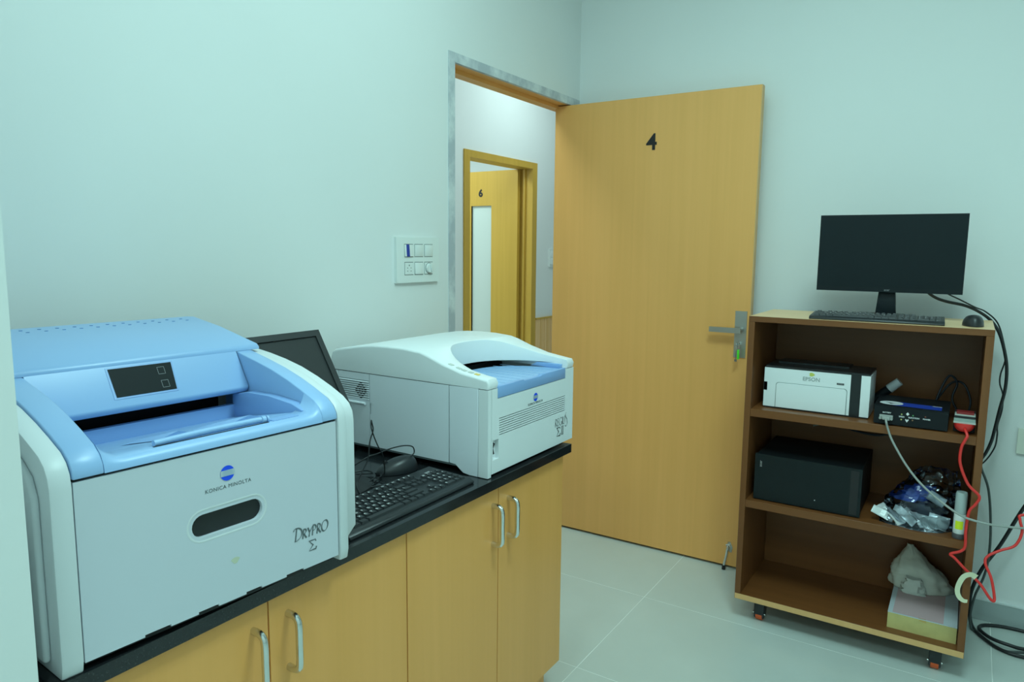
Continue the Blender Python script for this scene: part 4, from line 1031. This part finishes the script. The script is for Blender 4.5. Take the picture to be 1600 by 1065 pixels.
for i in range(6):
    bm = new_bm(); add_cyl(bm, (0, 0, -.0008), (0, 0, .0008), .021, n=24)
    if i == 0:
        for v in bm.verts: v.co.x *= .8
    tl = Euler((1.0 + .05 * i, .5 - .04 * i, .5)).to_matrix(); bmesh.ops.rotate(bm, verts=bm.verts, cent=(0, 0, 0), matrix=tl); mz = min(v.co.z for v in bm.verts)
    o = obj('disc', bm, M('disc_plastic', (.66, .72, .72), .3), None, loc=(1.612 + .011 * i, 2.735 - .004 * (i % 2) + .004 * i, .489 - mz), ang=40)
    tag(o, 'small pale disc in the right corner of the plastic bag', 'disc', 'pale discs in the plastic bag')
bw = thing('blue_wrap', 'crumpled blue wrapper inside the clear plastic bag', 'wrapper', (1.555, 2.82, .553))
crumple('sheet', {'h': .060, 'r': lambda t: .040 * (1 - .5 * t)}, M('blue_film', (.02, .07, .38), .35), bw, sx=1.35, sy=.6, amp=.02, seed=5.1, fold=.5, n=20, m=8, lean=(.05, 0))
db = thing('bag_shade_fill', 'added dark filler standing in for the shade inside the plastic bag', 'filler', (1.60, 2.83, .487))
crumple('sack', {'h': .075, 'r': lambda t: .078 * (1 - .45 * t)}, M('bag_shade_dark', (.008, .015, .045), .25), db, sx=1.1, sy=.5, amp=.015, seed=8.3, fold=.3, n=22, m=8)  # added dark lump gives the bag its shaded inside
wt = thing('white_roll', 'white plastic roll at the top of the clear bag', 'roll', (1.640, 2.775, .575))
bm = new_bm(); add_cyl(bm, (-.022, 0, .022), (.026, .0, -.002), .017, n=18); bevel(bm, .003, 2); obj('roll', bm, M('milky_plastic', (.55, .60, .62), .35), wt)

tu = thing('marker_bottle', 'slim white bottle with a yellow label patch at the shelf edge', 'bottle', (1.713, 2.708, .486))
bm = new_bm(); add_lathe(bm, [(.0175, 0), (.0185, .003), (.0185, .016), (.0165, .018)], n=22); obj('base', bm, M('bottle_dark', (.10, .10, .11), .4), tu)
bm = new_bm(); add_lathe(bm, [(.0168, .018), (.0172, .020), (.0172, .082), (.0165, .084)], n=22); lbw = obj('label_sleeve', bm, M('label_white', (.74, .77, .76), .45), tu)
bm = new_bm(); add_lathe(bm, [(.0165, .084), (.0172, .090), (.0170, .150), (.0150, .157), (0, .158)], n=22); obj('cap', bm, M('frosted_cap', (.42, .50, .50), .3), tu)
bm = new_bm(); A = []; B = []
for i in range(7):
    a = math.radians(-150 + 13 * i + 20); A.append(bm.verts.new((.0175 * math.cos(a), .0175 * math.sin(a), .034))); B.append(bm.verts.new((.0175 * math.cos(a), .0175 * math.sin(a), .062)))
for i in range(6): bm.faces.new((A[i], A[i + 1], B[i + 1], B[i]))
obj('yellow_patch', bm, M('lime_yellow', (.72, .85, .02), .45), lbw)

# carton with pink sheet and pale sack on the bottom shelf
bx = thing('carton', 'flat yellowish carton with pink sheet on top on the bottom shelf', 'box', (1.631, 2.722, .109))
bm = new_bm(); add_box(bm, (-.104, 0, 0), (.104, .285, .056)); obj('carton_body', bm, M('kraft_yellow', (.58, .50, .20), .6, var=.06, vscale=30), bx, .002, 1)
box('lid_sheet', (-.1045, -.001, .0562), (.1045, .286, .0585), M('pale_sheet', (.58, .64, .68), .45), bx, .0008)
dlabel('pink_sheet', [(-.090, .002), (.064, .002), (.064, .284), (-.088, .284)], M('pink_print', (.62, .44, .46), .4), bx, .0589)
dlabel('tape', [(-.01, 0), (.012, 0), (.012, .004), (-.01, .004)], M('tape_tan', (.55, .38, .12), .5), bx, .0592)
bm = new_bm(); bm.faces.new([bm.verts.new((x, -.0005, z)) for x, z in ((-.008, .050), (.014, .048), (.012, .058), (-.006, .058))]); obj('tape', bm, MATS['tape_tan'], bx)
sk = thing('crumpled_sack', 'pale crumpled sack behind the carton on the bottom shelf', 'bag', (1.585, 2.93, .170))
sk.location = (1.612, 2.985, .1681)
crumple('cloth', {'h': .160, 'r': lambda t: .096 * (1 - .08 * t) if t < .35 else .096 * max(.10, (.972 - 1.42 * (t - .35)))}, M('pale_cloth', (.62, .64, .58), .7), sk, sx=1.0, sy=.50, amp=.006, seed=1.7, fold=.22, n=44, m=30, lean=(-.045, .01), ang=180)
sk2 = thing('folded_cloth', 'small folded white cloth resting against the pale sack', 'cloth', (1.590, 2.925, .1681))
crumple('cloth', {'h': .055, 'r': lambda t: .040 * (1 - .45 * t)}, M('white_cloth', (.62, .66, .62), .7), sk2, sx=1.1, sy=.55, amp=.012, seed=3.9, fold=.3, n=16, m=7)

# cords about the cart
cable('monitor_cable', 'thick black monitor cable arching past the right side of cart', [(1.545, 2.955, 1.30), (1.556, 2.97, 1.281), (1.581, 2.993, 1.261), (1.617, 3.016, 1.247), (1.676, 3.04, 1.233), (1.727, 3.063, 1.206), (1.763, 3.086, 1.172), (1.788, 3.1, 1.126), (1.808, 3.1, 1.058), (1.817, 3.1, 1.0), (1.817, 3.1, 0.93), (1.807, 3.1, 0.858), (1.799, 3.1, 0.79), (1.79, 3.1, 0.731), (1.769, 3.1, 0.672), (1.732, 3.1, 0.633), (1.69, 3.1, .61)], .0055, lead)
cable('power_lead', 'thin black power lead following the monitor cable beside the cart', [(1.605, 2.96, 1.30), (1.615, 2.98, 1.279), (1.656, 3.01, 1.256), (1.702, 3.045, 1.230), (1.736, 3.08, 1.213), (1.775, 3.10, 1.174), (1.799, 3.115, 1.106), (1.81, 3.115, 1.045), (1.800, 3.115, 0.986), (1.801, 3.115, 0.95), (1.813, 3.115, 0.912), (1.815, 3.115, 0.856), (1.806, 3.115, 0.796), (1.808, 3.115, 0.76), (1.803, 3.115, 0.710), (1.774, 3.115, 0.650), (1.733, 3.115, 0.616), (1.69, 3.115, .60)], .0026, lead)
cable('grey_lead', 'dark grey lead dropping beside the cart down to the floor', [(1.74, 3.1, .69), (1.763, 3.1, 0.653), (1.771, 3.1, 0.627), (1.797, 3.1, 0.557), (1.813, 3.1, 0.442), (1.819, 3.1, 0.324), (1.811, 3.1, 0.227), (1.788, 3.1, 0.139), (1.779, 3.1, 0.060), (1.785, 3.10, .012), (1.799, 3.085, 0.006), (1.839, 3.02, 0.006), (1.889, 2.987, 0.006), (1.944, 3.009, 0.006), (2.023, 3.057, 0.006), (2.12, 3.07, .006)], .0042, M('dark_grey_cable', (.06, .075, .075), .45))
cable('floor_cable', 'black cable looping on the floor at the right of the cart', [(2.06, 3.12, .80), (1.973, 3.12, 0.642), (1.908, 3.12, 0.5), (1.852, 3.12, 0.35), (1.80, 3.12, 0.235), (1.775, 3.12, 0.137), (1.778, 3.12, .05), (1.790, 3.11, .010), (1.816, 3.056, 0.0068), (1.87, 2.990, 0.0068), (1.943, 2.972, 0.0068), (2.061, 3.02, 0.0068), (2.10, 3.11, .0068), (2.05, 3.176, 0.0068), (1.952, 3.185, 0.0068), (1.881, 3.180, 0.0068), (1.826, 3.154, 0.0068), (1.812, 3.106, 0.010), (1.846, 3.030, 0.020), (1.9, 3.010, 0.020), (1.944, 3.020, 0.014), (2.024, 3.066, 0.0068), (2.13, 3.10, .0068)], .0065, lead)
cable('shelf_cable', 'tangle of dark leads at the back of the upper shelf', [(1.60, 2.92, .842), (1.62, 2.95, .93), (1.645, 2.97, .985), (1.67, 2.975, .96), (1.66, 2.96, .90), (1.70, 2.95, .845), (1.715, 2.96, .90), (1.69, 2.975, .96), (1.65, 2.99, .955), (1.61, 2.98, .89), (1.57, 2.97, .845)], .0038, M('navy_cable', (.012, .018, .030), .45))
cable('tower_cable', 'dark lead hanging behind the computer tower on the middle shelf', [(1.25, 3.04, .806), (1.30, 3.035, .74), (1.42, 3.03, .72), (1.52, 3.03, .75), (1.62, 3.035, .73), (1.70, 3.03, .78)], .004, MATS['navy_cable'])
cable('pale_lead', 'short pale lead hanging below the upper shelf by the tower', [(1.270, 2.98, .808), (1.262, 2.975, .78), (1.240, 2.96, .755), (1.205, 2.95, .742)], .0022, M('pale_cable', (.30, .32, .30), .5))
